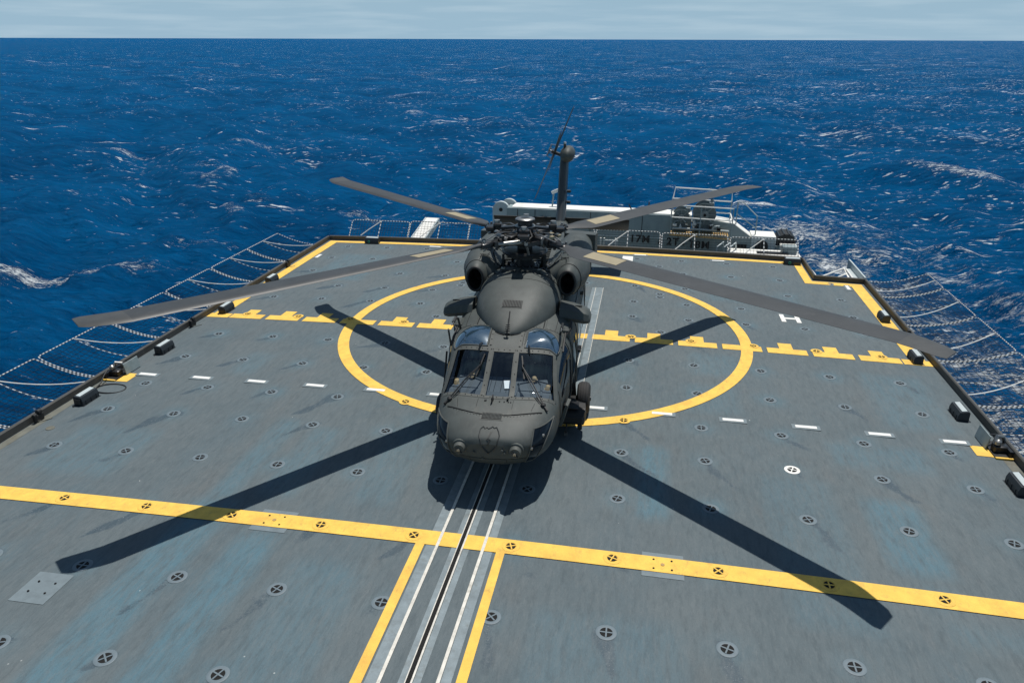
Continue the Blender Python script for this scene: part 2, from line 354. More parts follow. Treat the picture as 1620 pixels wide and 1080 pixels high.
# ------------------------------------------------------------------ flight deck
CX = -2.37; EDGE_L, EDGE_R = -11.80, 7.06; STERN = 26.32
def dz(x):                                   # cambered deck
    t = (x-CX)/9.43; return .04-.12*t*t
COLS = [CX+.757+1.515*k for k in range(-6, 6)]
ROWS = [6.04, 7.56, 9.05, 10.62, 12.13, 13.39, 14.94, 16.46, 17.98, 19.53, 20.80, 22.31, 23.90, 25.43]
EXTRA = [(-5.41, 18.55), (-5.41, 21.37), (-5.41, 21.67), (.66, 18.47), (.66, 21.34), (.66, 21.63), (.66, 24.61)]
def notch(x, y): return x > 5.5 and y > 24.2
def build_deck():
    st = .06
    xs = np.arange(EDGE_L, EDGE_R+.001, st); xs[-1] = EDGE_R; ys = np.arange(-3.0, STERN+.001, st); ys[-1] = STERN
    X, Y = np.meshgrid(xs, ys); t = (X-CX)/9.43; Z = .04-.12*t*t
    stain = np.zeros_like(X); patch = np.zeros_like(X)
    for y in ROWS[:12]:
        for x in COLS:
            s = -1 if x < CX else 1
            if abs(x-CX) < 2 and y > 10: continue
            far = max(0, (y-6)/20)
            a = rng.choice([.15, .5, .8, 1.0, 1.0])*(1.0 if s < 0 else .75)
            ln = rng.uniform(.5, 1.25); ang = math.atan2(-(.95 - .55*far if s < 0 else .8)-rng.normal(0, .12), s*(.35+.6*far if s < 0 else .5))
            if x > CX and y < 8: ang = R(-85)
            ca, sa = math.cos(ang), math.sin(ang)
            u = (X-x)*ca+(Y-y)*sa; v = -(X-x)*sa+(Y-y)*ca
            w = rng.uniform(.09, .19)*(1-.6*np.clip(u/ln, 0, 1))*(1+.3*np.sin(u*9+x*3)); v = v+.04*np.sin(u*5+y)
            m_ = np.clip(1.25-np.abs(v)/w, 0, 1)*np.clip((u+.22)*8, 0, 1)*np.clip((ln-u)*2.6, 0, 1)
            stain = np.maximum(stain, a*m_)
    # bluish repainted / rubbed areas (x0,x1,y0,y1,strength)
    for (x0, x1, y0, y1, a) in ((-7.1, -6.1, 5.2, 9.6, .8), (-5.9, -5.0, 5.0, 8.9, .75), (-7.0, -6.3, 9.3, 12.4, .55), (-6.2, -5.3, 9.5, 12.2, .45), (.1, .85, 10.0, 12.6, .75), (3.8, 4.9, 9.4, 11.6, .7),
                              (3.6, 5.6, 12.3, 13.5, .45), (-9.3, -8.4, 14.0, 15.6, .35), (-8.2, -6.6, 18.8, 21, .3), (1.0, 2.4, 13.9, 15.6, .35), (-10.6, -8.6, 21.2, 24.6, .45), (-10.8, -8.8, 9.6, 11.6, .4), (-4.8, -3.4, 5.5, 8.4, .4), (-1.2, 1.0, 5.5, 8.0, .3), (2.2, 3.6, 8.0, 12.0, .3), (-4.6, -3.6, 9.6, 13.0, .35), (5.0, 6.6, 14.0, 17.0, .4), (1.2, 2.6, 15.8, 17.4, .4), (4.2, 6.2, 8.0, 8.8, .3),
                              (-1.0, .2, 15.0, 17.0, .3), (2.0, 4.8, 21.2, 22.4, .35), (-7.4, -6.4, 24.2, 25.6, .5)):
        q = np.clip((X-x0)*4, 0, 1)*np.clip((x1-X)*4, 0, 1)*np.clip((Y-y0)*3, 0, 1)*np.clip((y1-Y)*3, 0, 1)
        patch = np.maximum(patch, a*q)
    for y in ROWS:
        for x in COLS:
            patch = np.maximum(patch, rng.uniform(.1, .7)*np.exp(-(((X-x)**2+(Y-y)**2)/.28**2)))
    me = bpy.data.meshes.new('flight_deck'); nx, ny = len(xs), len(ys)
    vs = np.stack([X, Y, Z], -1).reshape(-1, 3)
    i = np.arange(ny-1)[:, None]*nx+np.arange(nx-1)[None]; F = np.stack([i, i+1, i+nx+1, i+nx], -1).reshape(-1, 4)
    cx = X.ravel()[F].mean(1); cy = Y.ravel()[F].mean(1); F = F[~((cx > 5.53) & (cy > 24.2))]
    me.from_pydata(vs.tolist(), [], F.tolist())
    for nm, arr in (('stain', stain), ('patch', patch)):
        a = me.attributes.new(nm, 'FLOAT', 'POINT'); a.data.foreach_set('value', arr.astype(np.float32).ravel())
    me.polygons.foreach_set('use_smooth', [True]*len(me.polygons))
    o = bpy.data.objects.new('flight_deck', me); COL.objects.link(o); tag(o, 'grey non-skid flight deck of the ship with yellow markings', None, None, 'structure')
    m = bpy.data.materials.new('nonskid_deck'); m.use_nodes = True; n = m.node_tree; b = n.nodes['Principled BSDF']; L = n.links.new
    tc = n.nodes.new('ShaderNodeTexCoord')
    def noise(scale, detail=4, sc=(1, 1, 1), rough=.6, rot=0.):
        mp = n.nodes.new('ShaderNodeMapping'); mp.inputs['Scale'].default_value = sc; mp.inputs['Rotation'].default_value = (0, 0, rot); L(tc.outputs['Object'], mp.inputs[0])
        q = n.nodes.new('ShaderNodeTexNoise'); q.inputs['Scale'].default_value = scale; q.inputs['Detail'].default_value = detail; q.inputs['Roughness'].default_value = rough; L(mp.outputs[0], q.inputs['Vector']); return q.outputs[0]
    def mr(x, a, bb, c=0., d=1.):
        q = n.nodes.new('ShaderNodeMapRange'); q.inputs[1].default_value = a; q.inputs[2].default_value = bb; q.inputs[3].default_value = c; q.inputs[4].default_value = d; L(x, q.inputs[0]); return q.outputs[0]
    def op(o_, a, bb):
        q = n.nodes.new('ShaderNodeMath'); q.operation = o_; q.use_clamp = o_ in ('MULTIPLY',)
        for i_, z_ in enumerate((a, bb)):
            if isinstance(z_, (int, float)): q.inputs[i_].default_value = z_
            else: L(z_, q.inputs[i_])
        return q.outputs[0]
    def mixc(f, a, c2):
        q = n.nodes.new('ShaderNodeMixRGB'); L(f, q.inputs[0])
        if isinstance(a, tuple): q.inputs[1].default_value = (*a, 1)
        else: L(a, q.inputs[1])
        q.inputs[2].default_value = (*c2, 1); return q.outputs[0]
    c = mixc(mr(noise(.35, 5), .3, .7), (.085, .114, .128), (.116, .140, .149))          # broad tone drift
    c = mixc(op('MULTIPLY', mr(noise(.55, 6, (1, .35, 1), .7), .5, .75), .6), c, (.072, .116, .142))   # bluish wear along the ship
    c = mixc(op('MULTIPLY', mr(noise(.9, 7, (1.3, .5, 1), .7), .54, .74), .5), c, (.122, .126, .124))   # brownish scuffs
    ap = n.nodes.new('ShaderNodeAttribute'); ap.attribute_name = 'patch'
    pm = op('MULTIPLY', ap.outputs['Fac'], mr(noise(3.4, 8, (1.8, .35, 1), .8), .26, .56)); c = mixc(op('MULTIPLY', pm, .95), c, (.078, .172, .222))
    streak = op('MULTIPLY', mr(noise(9, 5, (1, .07, 1), .7), .56, .74), mr(noise(.5, 3), .4, .65)); c = mixc(op('MULTIPLY', streak, .3), c, (.17, .20, .21))
    as_ = n.nodes.new('ShaderNodeAttribute'); as_.attribute_name = 'stain'
    sm = mr(op('ADD', as_.outputs['Fac'], op('ADD', op('MULTIPLY', op('SUBTRACT', noise(34, 5, (1, 1, 1), .8), .5), 2.2), op('MULTIPLY', op('SUBTRACT', noise(5, 5, (1, 1, 1), .7), .5), 2.4))), .40, .66); sm = op('MULTIPLY', sm, mr(as_.outputs['Fac'], .05, .45)); c = mixc(op('MULTIPLY', sm, .80), c, (.040, .066, .086))
    c = mixc(op('MULTIPLY', sm, mr(noise(60, 2), .66, .72, 0, .7)), c, (.40, .43, .44))
    c = mixc(op('MULTIPLY', mr(noise(75, 4, (1, .45, 1), .75), .50, .72), .42), c, (.060, .074, .082))   # grit
    c = mixc(op('MULTIPLY', mr(noise(38, 2, (1, .3, 1), .5), .62, .8), .22), c, (.19, .20, .20))
    c = mixc(op('MULTIPLY', mr(noise(11, 6, (1.5, .4, 1), .8), .48, .68), .42), c, (.150, .172, .180))
    c = mixc(op('MULTIPLY', mr(noise(7, 6, (1.6, .35, 1), .8), .48, .68), .5), c, (.052, .070, .080))
    vo = n.nodes.new('ShaderNodeTexVoronoi'); vo.inputs['Scale'].default_value = 3.1; L(tc.outputs['Object'], vo.inputs['Vector'])
    spk = op('MULTIPLY', mr(vo.outputs['Distance'], .030, .040, 1, 0), mr(noise(.8, 2), .52, .60)); c = mixc(op('MULTIPLY', spk, .8), c, (.6, .62, .6))   # sparse tiny white specks
    L(c, b.inputs['Base Color']); b.inputs['Roughness'].default_value = .78; b.inputs['Specular IOR Level'].default_value = .35
    L(mr(sm, 0, 1, .80, .5), b.inputs['Roughness'])
    bp = n.nodes.new('ShaderNodeBump'); bp.inputs['Strength'].default_value = .5; bp.inputs['Distance'].default_value = .008; L(noise(70, 3), bp.inputs['Height']); L(bp.outputs[0], b.inputs['Normal'])
    me.materials.append(m)
    # hull of the ship below the deck
    hb = MB()
    out = [(EDGE_L-.05, -4), (EDGE_R+.05, -4), (EDGE_R+.05, 24.24), (5.56, 24.24), (5.56, STERN+.02), (EDGE_L-.05, STERN+.02)]
    def cut(f): return [((x-CX)*f+CX, y if y < 0 else y, 0) for x, y in out]
    rings = [[(x, y, -.14) for x, y in out], [(x, y, -2.2) for x, y in out], [((x-CX)*.95+CX, min(y, 25.5), -6) for x, y in out], [((x-CX)*.9+CX, min(y, 25), -14) for x, y in out]]
    hb.loft(rings, HULL, cap1=False, cap0=True); h = hb.build('ship_hull', None, smooth=False, norm=True); tag(h, 'grey steel hull of the ship below the flight deck', None, None, 'structure')
    return o
DECK = build_deck()

# painted markings: sheets 4 mm apart, following the camber
def sheet(name, quads, m, lift=.004, step=.5, parent=DECK):
    mb = MB()
    for (x0, x1, y0, y1) in quads:
        nx = max(1, int(math.ceil((x1-x0)/step)))
        for i in range(nx):
            a = x0+(x1-x0)*i/nx; c = x0+(x1-x0)*(i+1)/nx
            mb.add([(a, y0, dz(a)+lift), (c, y0, dz(c)+lift), (c, y1, dz(c)+lift), (a, y1, dz(a)+lift)], [(0, 1, 2, 3)], m)
    return mb.build(name, parent, smooth=False)
def ring_sheet(name, c, r0, r1, m, lift, parent, n=160):
    mb = MB(); vs = []; F = []
    for j in range(n):
        a = 2*math.pi*j/n
        for r in (r0, r1):
            x, y = c[0]+r*math.cos(a), c[1]+r*math.sin(a); vs.append((x, y, dz(x)+lift))
        k = (j+1) % n; F.append((2*j, 2*j+1, 2*k+1, 2*k))
    mb.add(vs, F, m); return mb.build(name, parent, smooth=False)
FRONT_Y = (8.87, 9.21)
sheet('front_stripe', [(EDGE_L+.02, -2.405, *FRONT_Y), (-2.325, EDGE_R-.02, *FRONT_Y)], YELLOW, .012)
sheet('track_border', [(-3.045, -2.905, -2.5, 8.87), (-1.805, -1.675, -2.5, 8.87)], YELLOW, .012)
CIRC = (CX, 18.07)
ring_sheet('landing_circle', CIRC, 5.0, 5.28, YELLOW, .012, DECK)
tees = []
for k in range(8):
    cxk = .7+1.08*k
    for s in (-1, 1):
        c = CX+s*cxk; tees.append((c-.475, c+.475, 17.64, 17.97))
        if k != 4: tees.append((c-.165, c+.165, 17.97, 18.33))
tees += [(EDGE_L+.02, -11.14, 17.64, 17.95), (6.40, EDGE_R-.02, 17.64, 17.95)]
sheet('tee_line', tees, YELLOW, .008)
sheet('edge_stripe', [(EDGE_L+.1, -11.38, 17.95, 26.2), (6.60, EDGE_R-.1, 17.95, 24.08), (-11.38, 5.2, 25.95, 26.2), (5.2, 5.46, 24.08, 26.2), (5.46, 6.60, 23.78, 24.08), (5.2, 5.46, 23.78, 24.08)], YELLOW, .008)
sheet('hatch_patch', [(-11.46, -11.18, 13.40, 13.84), (6.44, 6.74, 13.38, 13.76)], YELLOW, .008)
# securing track: bands of bare plate, white edges, slot
Y0, Y1 = -2.5, 13.0
sheet('track_plate', [(-2.88, -2.735, Y0, Y1), (-2.485, -2.395, Y0, Y1), (-2.305, -2.215, Y0, Y1), (-1.985, -1.86, Y0, Y1), (-1.38, -1.28, 13.0, 21.9), (-1.20, -1.05, 13.0, 21.9), (-1.28, -1.20, 19.5, 21.9)], TRACK, .004)
sheet('track_white_edge', [(-2.73, -2.685, Y0, Y1), (-2.035, -1.99, Y0, Y1), (-2.335, -2.310, Y0, Y1), (-2.405, -2.392, Y0, Y1), (-1.275, -1.262, 13.0, 21.9), (-1.045, -1.035, 13.0, 21.9)], WHLINE, .016)
sheet('track_slot', [(-2.39, -2.337, Y0, Y1)], GROOVE, .014)
sheet('deck_plate', [(-8.18, -7.63, 6.74, 7.34)], PLATE, .006)
sheet('deck_plate', [(-5.72, -5.12, 8.76, 9.30)], PLATE, .006)
sheet('deck_plate', [(.33, .93, 8.76, 9.30)], PLATE, .006)
bo = MB()
for (px, py) in ((-7.9, 7.04), (-5.42, 9.04), (.63, 9.04)):
    for dx in (-.13, .13):
        for dy in (-.1, .1): bo.lathe([(.016, 0), (.016, .006), (.001, .007)], (px+dx, py+dy, dz(px)+.013), GROOVE, 10)
    if py > 8: bo.lathe([(.03, 0), (.03, .006), (.001, .007)], (px, py, dz(px)+.013), GOLD, 14)
bo.build('plate_bolt', DECK)
# letter H on the deck
sheet('letter_marking', [(3.93, 4.05, 19.98, 20.58), (4.33, 4.45, 19.98, 20.58), (4.05, 4.33, 20.22, 20.34)], WHITE, .008)

# gutter + coaming around the deck edge
gm = sheet('edge_gutter', [(EDGE_L+.02, EDGE_L+.2, -2.5, 13.3), (EDGE_R-.2, EDGE_R-.02, -2.5, 13.3)], GUTTER, .004)
cm = MB()
path = [(EDGE_L, -3.0), (EDGE_L, STERN), (5.52, STERN), (5.52, 24.2), (EDGE_R, 24.2), (EDGE_R, -3.0)]
for a, c in zip(path[:-1], path[1:]):
    n = max(2, int(math.hypot(c[0]-a[0], c[1]-a[1])/1.5)); d = Vector((c[0]-a[0], c[1]-a[1], 0)).normalized(); nr = Vector((-d.y, d.x, 0))   # outward
    ra = []
    for i in range(n+1):
        t = i/n; e0 = -.0 if 0 < i < n else 0
        p = Vector((a[0]+(c[0]-a[0])*t, a[1]+(c[1]-a[1])*t, 0)); z = dz(p.x)
        ra.append([p+nr*0+Vector((0, 0, z-.10)), p+nr*.0+Vector((0, 0, z+.15)), p+nr*.02+Vector((0, 0, z+.17)), p+nr*.06+Vector((0, 0, z+.17)), p+nr*.06+Vector((0, 0, z-.25))])
    cm.loft(ra, COAM, closed=False, cap0=False, cap1=False)
coam = cm.build('deck_coaming', DECK, smooth=False)
# extension of the starboard coaming past the notch
ex = MB(); ex.box((EDGE_R+.035, 25.35, dz(EDGE_R)+.02), (.05, 2.2, .36), PALE); ex.build('coaming_extension', DECK, smooth=False)

# ------------------------------------------------------------------ tie-down sockets
def on_yellow(x, y):
    if FRONT_Y[0]-.1 < y < FRONT_Y[1]+.1: return True
    r = math.hypot(x-CIRC[0], y-CIRC[1])
    if 4.95 < r < 5.33: return True
    return any(a-.02 < x < c+.02 and d-.02 < y < e+.02 for a, c, d, e in tees)
def make_socket(name, ringmat):
    e = empty(name)
    mb = MB(); mb.lathe([(.138, .0), (.130, .004), (.090, .0045), (.082, .002)], (0, 0, .004), ringmat, 24); 
    # open ring: drop the end caps
    mb.f = mb.f[:-2]; mb.m = mb.m[:-2]
    mb.build('rim', e)
    mb = MB(); mb.lathe([(.084 if ringmat is not YELLOW else .072, .0035), (.06, .003), (.001, .0025)], (0, 0, .004), GROOVE, 20); mb.f = [f for f in mb.f if len(f) == 4]; mb.m = mb.m[:len(mb.f)]; mb.build('shade_disc', e)  # flat dark disc: the shade of an open recess put into its colour
    mb = MB(); mb.box((0, 0, .009), (.166, .020, .006), ringmat); mb.box((0, 0, .0095), (.020, .166, .007), ringmat); mb.build('cross_bar', e, smooth=False)
    return e
proto = {}
ROWTXT = ['nearest row', 'second row', 'row on the front stripe', 'row beyond the front stripe', 'row at the helicopter nose', 'row before the white lights', 'row beyond the white lights', 'row before the tee line', 'tee line row',
          'first row past the tees', 'second row past the tees', 'third row past the tees', 'row second from the stern', 'row nearest the stern']
socks = []
for ri, y in enumerate(ROWS):
    for ci, x in enumerate(COLS):
        if ri == 0 and not (-9 < x < 3.6): continue
        if ri == 3 and False: continue
        kind = 'white' if (ri == 4 and ci == 9) else ('yellow' if on_yellow(x, y) else 'grey')
        socks.append((x, y, kind, ri, ci))
for i, (x, y) in enumerate(EXTRA): socks.append((x, y, 'grey', None, i))
for (x, y, kind, ri, ci) in socks:
    loc = (x, y, dz(x)+(.010 if kind == 'yellow' else .0))
    if kind not in proto:
        o = make_socket('tie_down_socket', {'grey': RINGP, 'white': WHITE, 'yellow': YELLOW}[kind]); proto[kind] = o; o.location = loc
    else: o = dup(proto[kind], loc)
    o.rotation_euler = (0, 0, R(random.choice((0, 45, 20, 70)) if y < 14 else random.uniform(0, 90)))
    if kind == 'white': lab = 'tie-down socket with a bright white rim, right of the helicopter'
    elif ri is None: lab = 'small extra tie-down socket %s, %s' % ('inside the circle on the left' if x < CX and y < 19 else ('beyond the circle left of the rotor' if x < CX else ('right of the track beyond the tee line' if y < 19 else 'beyond the circle right of the helicopter')), ['by itself', 'nearer of a close pair', 'farther of a close pair', 'by itself', 'nearer of a close pair', 'farther of a close pair', 'by itself near the stern'][ci])
    else:
        pos = '%s from the left' % ORD[ci] if ci < 6 else '%s from the right' % ORD[11-ci]
        lab = '%s tie-down socket, %s, %s' % ('yellow' if kind == 'yellow' else 'grey', ROWTXT[ri], pos)
    tag(o, lab, 'tie-down', 'tie-down sockets across the deck')

# ------------------------------------------------------------------ flush deck lights
def make_decklight():
    e = empty('deck_light')
    mb = MB(); mb.box((0, 0, .007), (.54, .19, .006), PLATE); mb.build('frame', e, smooth=False)
    mb = MB(); mb.box((0, 0, .014), (.41, .10, .012), WHITE, bev=.004); mb.build('lens', e, smooth=False)
    return e
dl = None
XS = [CX+1.39*k for k in (-6.17, -5.2, -4.23, -3.23, -2.22, -1.2, 1.19, 2.18, 3.19, 4.2, 5.19, 6.17)]
lights = [(x, 13.83, 0, '%s white deck light from the %s in the row beside the helicopter' % (ORD[i if i < 6 else 11-i], 'left' if i < 6 else 'right')) for i, x in enumerate(XS)]
lights += [(-7.45, 25.75, 0, 'white deck light by the stern stripe on the left'), (-.0, 25.9, 0, 'white deck light by the stern stripe right of the tail'), (2.67, 25.75, 0, 'white deck light by the stern stripe behind the right half of the circle'),
           (-11.25, 24.0, 90, 'white deck light on the left edge stripe near the stern'), (6.45, 23.62, 90, 'white deck light at the corner of the right edge stripe')]
for (x, y, r, lab) in lights:
    if dl is None: dl = make_decklight(); o = dl; o.location = (x, y, dz(x))
    else: o = dup(dl, (x, y, dz(x)))
    o.rotation_euler = (0, 0, R(r)); tag(o, lab, 'deck light', 'flush white deck lights')
mb = MB(); mb.box((0, 0, .006), (.36, .62, .012), WHITE); o = mb.build('white_deck_plate', None, smooth=False, loc=(-.42, 25.35, dz(-.4)+.003)); tag(o, 'bright white square plate on the deck behind the helicopter tail', 'deck plate')

# ------------------------------------------------------------------ edge floodlights
def make_flood(green=False):
    e = empty('edge_floodlight')
    mb = MB()
    prof = [(-.13, 0), (.15, 0), (.15, .13), (.11, .24), (-.09, .27), (-.13, .24)]     # x,z cross-section, long axis y
    rings = [[(x, yy, z) for x, z in prof] for yy in (-.31, -.305, .305, .31)]
    rings[0] = [(x*.94, -.31, z*.96+.004) for x, z in prof]; rings[3] = [(x*.94, .31, z*.96+.004) for x, z in prof]
    mb.loft(rings, LAMPBOX)
    for yy in (-.2, 0, .2): mb.box((.152, yy, .07), (.02, .02, .12), LAMPBOX)
    mb.box((0, 0, .004), (.36, .68, .008), LAMPBOX); mb.build('housing', e, smooth=False, norm=True)
    mb = MB(); mb.box((0, 0, .266), (.13, .54, .016), PALE, Matrix.Rotation(R(8), 3, 'Y'), bev=.004); mb.build('cover_strip', e, smooth=False)
    mb = MB(); mb.box((.02, -.325, .12), (.16, .03, .14), DKSTEEL, bev=.008); mb.tube([(-.05, -.31, .05), (-.08, -.38, .02), (-.09, -.42, .012)], .012, BLACK, 6); mb.build('junction_box', e, smooth=False)
    if green:
        mb = MB(); mb.lathe([(.030, .0), (.034, .01), (.055, .01), (.058, 0)], (.158, -.12, .1), GREEN, 18, 'X'); mb.f = mb.f[:-2]; mb.m = mb.m[:-2]; mb.build('green_ring', e)
    return e
fl = make_flood()
spots = [(-11.45, 20.9, 0, 'black floodlight box with white top on the left yellow stripe, farther one'), (-11.45, 18.15, 0, 'black floodlight box at the left end of the tee line'), (-11.43, 15.2, 0, 'black floodlight box on the bare left edge beyond the cable hatch'), (-11.42, 12.42, 0, 'black floodlight box on the left edge, nearer than the cable loop'),
         (6.75, 20.8, 180, 'black floodlight box with white top on the right yellow stripe, farther one'), (6.72, 17.95, 180, 'black floodlight box at the right end of the tee line'), (6.70, 15.05, 180, 'black floodlight box on the bare right edge beyond the yellow patch'), (6.70, 12.3, 180, 'black floodlight box cut by the right edge of the photo')]
for i, (x, y, r, lab) in enumerate(spots):
    o = fl if i == 0 else dup(fl, (x, y, dz(x)))
    o.location = (x, y, dz(x)); o.rotation_euler = (0, 0, R(r)); o.scale = (.78, .80, .80); tag(o, lab, 'floodlight', 'floodlight boxes along the deck edge')
fg = make_flood(True)
for i, (x, y, lab) in enumerate(((-9.95, 26.0, 'black floodlight box with a green ring on the stern stripe, left one'), (5.15, 25.95, 'black floodlight box with a green ring at the right end of the stern stripe'))):
    o = fg if i == 0 else dup(fg, (x, y, dz(x)))
    o.location = (x, y, dz(x)); o.rotation_euler = (0, 0, R(-90)); o.scale = (.85, .85, .85); tag(o, lab, 'floodlight', 'green-ringed floodlights at the stern')

# ------------------------------------------------------------------ hatches, cable, fittings at the sides
def hatch(sx, x, y, lab):
    e = empty('edge_hatch', (x, y, dz(x)))
    mb = MB(); mb.box((0, .28, .02), (.30, .62, .03), BLACK); mb.box((-sx*.12, .28, .08), (.06, .6, .13), DKSTEEL); mb.build('hatch_well', e, smooth=False)  # black slab on the deck, its colour standing in for the pit's shade
    mb = MB(); mb.box((sx*.18, .52, .15), (.02, .50, .27), GREY, Matrix.Rotation(R(-sx*10), 3, 'Y'), bev=.006); mb.build('hatch_lid', e, smooth=False)
    mb = MB(); mb.box((.0, .2, .10), (.24, .18, .14), DKSTEEL, bev=.02)
    mb.tube([(-.1, .25, .16), (-.04, .3, .30), (.08, .34, .27), (.14, .38, .16)], .035, STEEL, 8); mb.tube([(-.16, .3, .14), (-.12, .42, .25), (.02, .5, .22), (.12, .55, .12)], .022, BLACK, 8)
    mb.lathe([(.06, 0), (.06, .06), (.03, .09), (.001, .1)], (-.06, .18, .19), STEEL, 14); mb.build('hydrant', e)
    mb = MB(); mb.box((0, -.06, .02), (.3, .05, .03), YELLOW); mb.build('yellow_sill', e, smooth=False)
    tag(e, lab, 'hatch'); return e
hatch(1, -11.62, 13.46, 'open hatch with hose fittings beside the black cable loop on the left edge')
hatch(-1, 6.89, 13.40, 'open hatch with hose fittings behind the yellow patch on the right edge')
mb = MB(); pts = [(-11.66, 13.45, .16), (-11.64, 13.3, .1), (-11.62, 13.15, .0)]
for a in np.linspace(R(190), R(190-370), 34): pts.append((-11.30+.34*math.cos(a), 13.02+.23*math.sin(a), -.055+.004*math.sin(3*a)))
mb.tube(pts, .014, BLACK, 8); o = mb.build('cable', None); tag(o, 'thin black cable looped on the deck beside the left hatch', 'cable')
def cleat(x, y, sx, lab):
    e = empty('edge_clamp', (x, y, dz(x)))
    mb = MB(); mb.box((0, 0, .11), (.10, .34, .2), BLACK, bev=.02); mb.lathe([(.07, -.06), (.07, .06)], (0, .05, .26), BLACK, 14, 'Y'); mb.lathe([(.055, -.05), (.055, .05)], (.02, -.14, .22), BLACK, 12, 'Y'); mb.build('clamp_body', e)
    mb = MB(); mb.tube([(sx*.05, -.1, .06), (sx*.14, -.02, .03), (sx*.2, .1, .02), (sx*.26, .2, .02)], .010, GUTTER, 6); mb.build('rope_end', e)
    e.scale = (.7, .7, .75); tag(e, lab, 'clamp'); return e
cleat(-11.74, 11.45, 1, 'black clamp with frayed rope on the left coaming near the photo edge')
cleat(-11.72, 16.9, 1, 'small black clamp on the left coaming before the yellow stripe')
cleat(-11.72, 22.6, 1, 'small black clamp on the left coaming beside the yellow stripe')
cleat(6.98, 19.4, -1, 'small black clamp on the right coaming beside the yellow stripe')
mb = MB(); mb.lathe([(.085, 0), (.08, .01), (.001, .012)], (-11.28, 11.2, dz(-11.28)+.002), GUTTER, 18); o = mb.build('deck_drain', None); tag(o, 'small brown round drain cover by the left gutter', 'drain')

# ------------------------------------------------------------------ safety nets
def frame_curve(W, sag, z0, z1, n=15):
    return [(W*(1-t), 0, z0+(z1-z0)*t - sag*4*t*(1-t)) for t in [i/(n-1) for i in range(n)]]   # outer -> inner (x = distance outboard)
def rope(mb, pts, r=.015, seg=.055):
    P = [Vector(p) for p in pts]; out = [P[0]]
    for a, c in zip(P[:-1], P[1:]):
        k = max(1, int(round((c-a).length/seg)))
        for i in range(k): out.append(a+(c-a)*((i+1)/k))
    mb.tube(out, r, WHITE_ROPE, 6, alt=DARK_ROPE)
def make_net(L, W=2.12, zo=.12, zi=-.22, sag=.16, stay=(.1, .52), tilt=False):
    """local: x outboard, y along the ship edge 0..L"""
    e = empty('safety_net')
    mb = MB(); c = frame_curve(W, sag, zo, zi)
    side = lambda y: [(x, y, z) for x, _, z in c]
    b = .12
    loop = list(reversed(side(0.0)))[:-1] + [(W-.02, .03, zo), (W, b, zo+.01), (W, L-b, zo+.01), (W-.02, L-.03, zo)] + side(L)[1:]
    rope(mb, loop); mb.build('net_frame', e)
    mb = MB(); rope(mb, side(L*.5), .011, .09); mb.build('mid_bar', e)
    mb = MB(); q = [(W*(1-t)*.98, L*(.5-(.44)*t), zo+(zi+.12-zo)*t-.30*4*t*(1-t)*.5) for t in np.linspace(0, 1, 10)]; mb.tube(q, .013, WHITE, 6); mb.build('stay', e)
    mb = MB(); nx, ny = int(W/.125), int(L/.125)
    zc = lambda x: np.interp(x, [p[0] for p in c][::-1], [p[2] for p in c][::-1])
    sg = lambda y: .10*4*(y/L)*(1-y/L)*abs(math.cos(math.pi*y/L))
    for i in range(1, nx):
        x = W*i/nx; mb.tube([(x, L*j/10, float(zc(x))-sg(L*j/10)) for j in range(11)], .0055, NET, 3, caps=False)
    for j in range(1, ny):
        y = L*j/ny; mb.tube([(W*i/8, y, float(zc(W*i/8))-sg(y)) for i in range(9)], .0055, NET, 3, caps=False)
    mb.build('netting', e, smooth=False)
    return e
NL = 2.46
net = make_net(NL)
ysL = [8.98, 11.51, 14.04, 16.57, 19.10, 21.63, 24.0]
nm = {}
labsL = ['left net panel cut by the photo edge', 'left net panel beside the nearest black floodlight', 'left net panel beside the open hatch', 'left net panel level with the left third floodlight', 'left net panel level with the tee line', 'left net panel beside the middle of the yellow stripe', 'left net panel nearest the stern corner']
k = 0
for y, lab in zip(ysL, labsL):
    o = net if k == 0 else dup(net, (0, 0, 0)); k += 1
    o.location = (EDGE_L-.08, y+NL, dz(EDGE_L)); o.rotation_euler = (0, 0, math.pi)
    tag(o, lab+', rope-wrapped white frame', 'safety net', 'deck edge safety nets')
labsR = ['right net panel at the very edge of the photo', 'right net panel beside the right hatch', 'right net panel beyond the hatch', 'right net panel level with the tee line', 'right net panel beside the right yellow stripe', 'short right net panel nearest the notch']
netR = make_net(NL, stay=(.5, .9))
for i, (y, lab) in enumerate(zip([8.6, 11.13, 13.66, 16.19, 18.72, 21.25], labsR)):
    o = netR if i == 0 else dup(netR, (0, 0, 0))
    # mirrored along its length by turning the stay: outboard is +x here
    o.location = (EDGE_R+.08, y, dz(EDGE_R)); o.rotation_euler = (0, 0, 0)
    tag(o, lab.replace('short ', '')+', rope-wrapped white frame', 'safety net', 'deck edge safety nets')
netS = make_net(1.55); netS.location = (EDGE_R+.08, 23.78, dz(EDGE_R)); tag(netS, 'short right net panel beside the notch at the stern', 'safety net', 'deck edge safety nets')
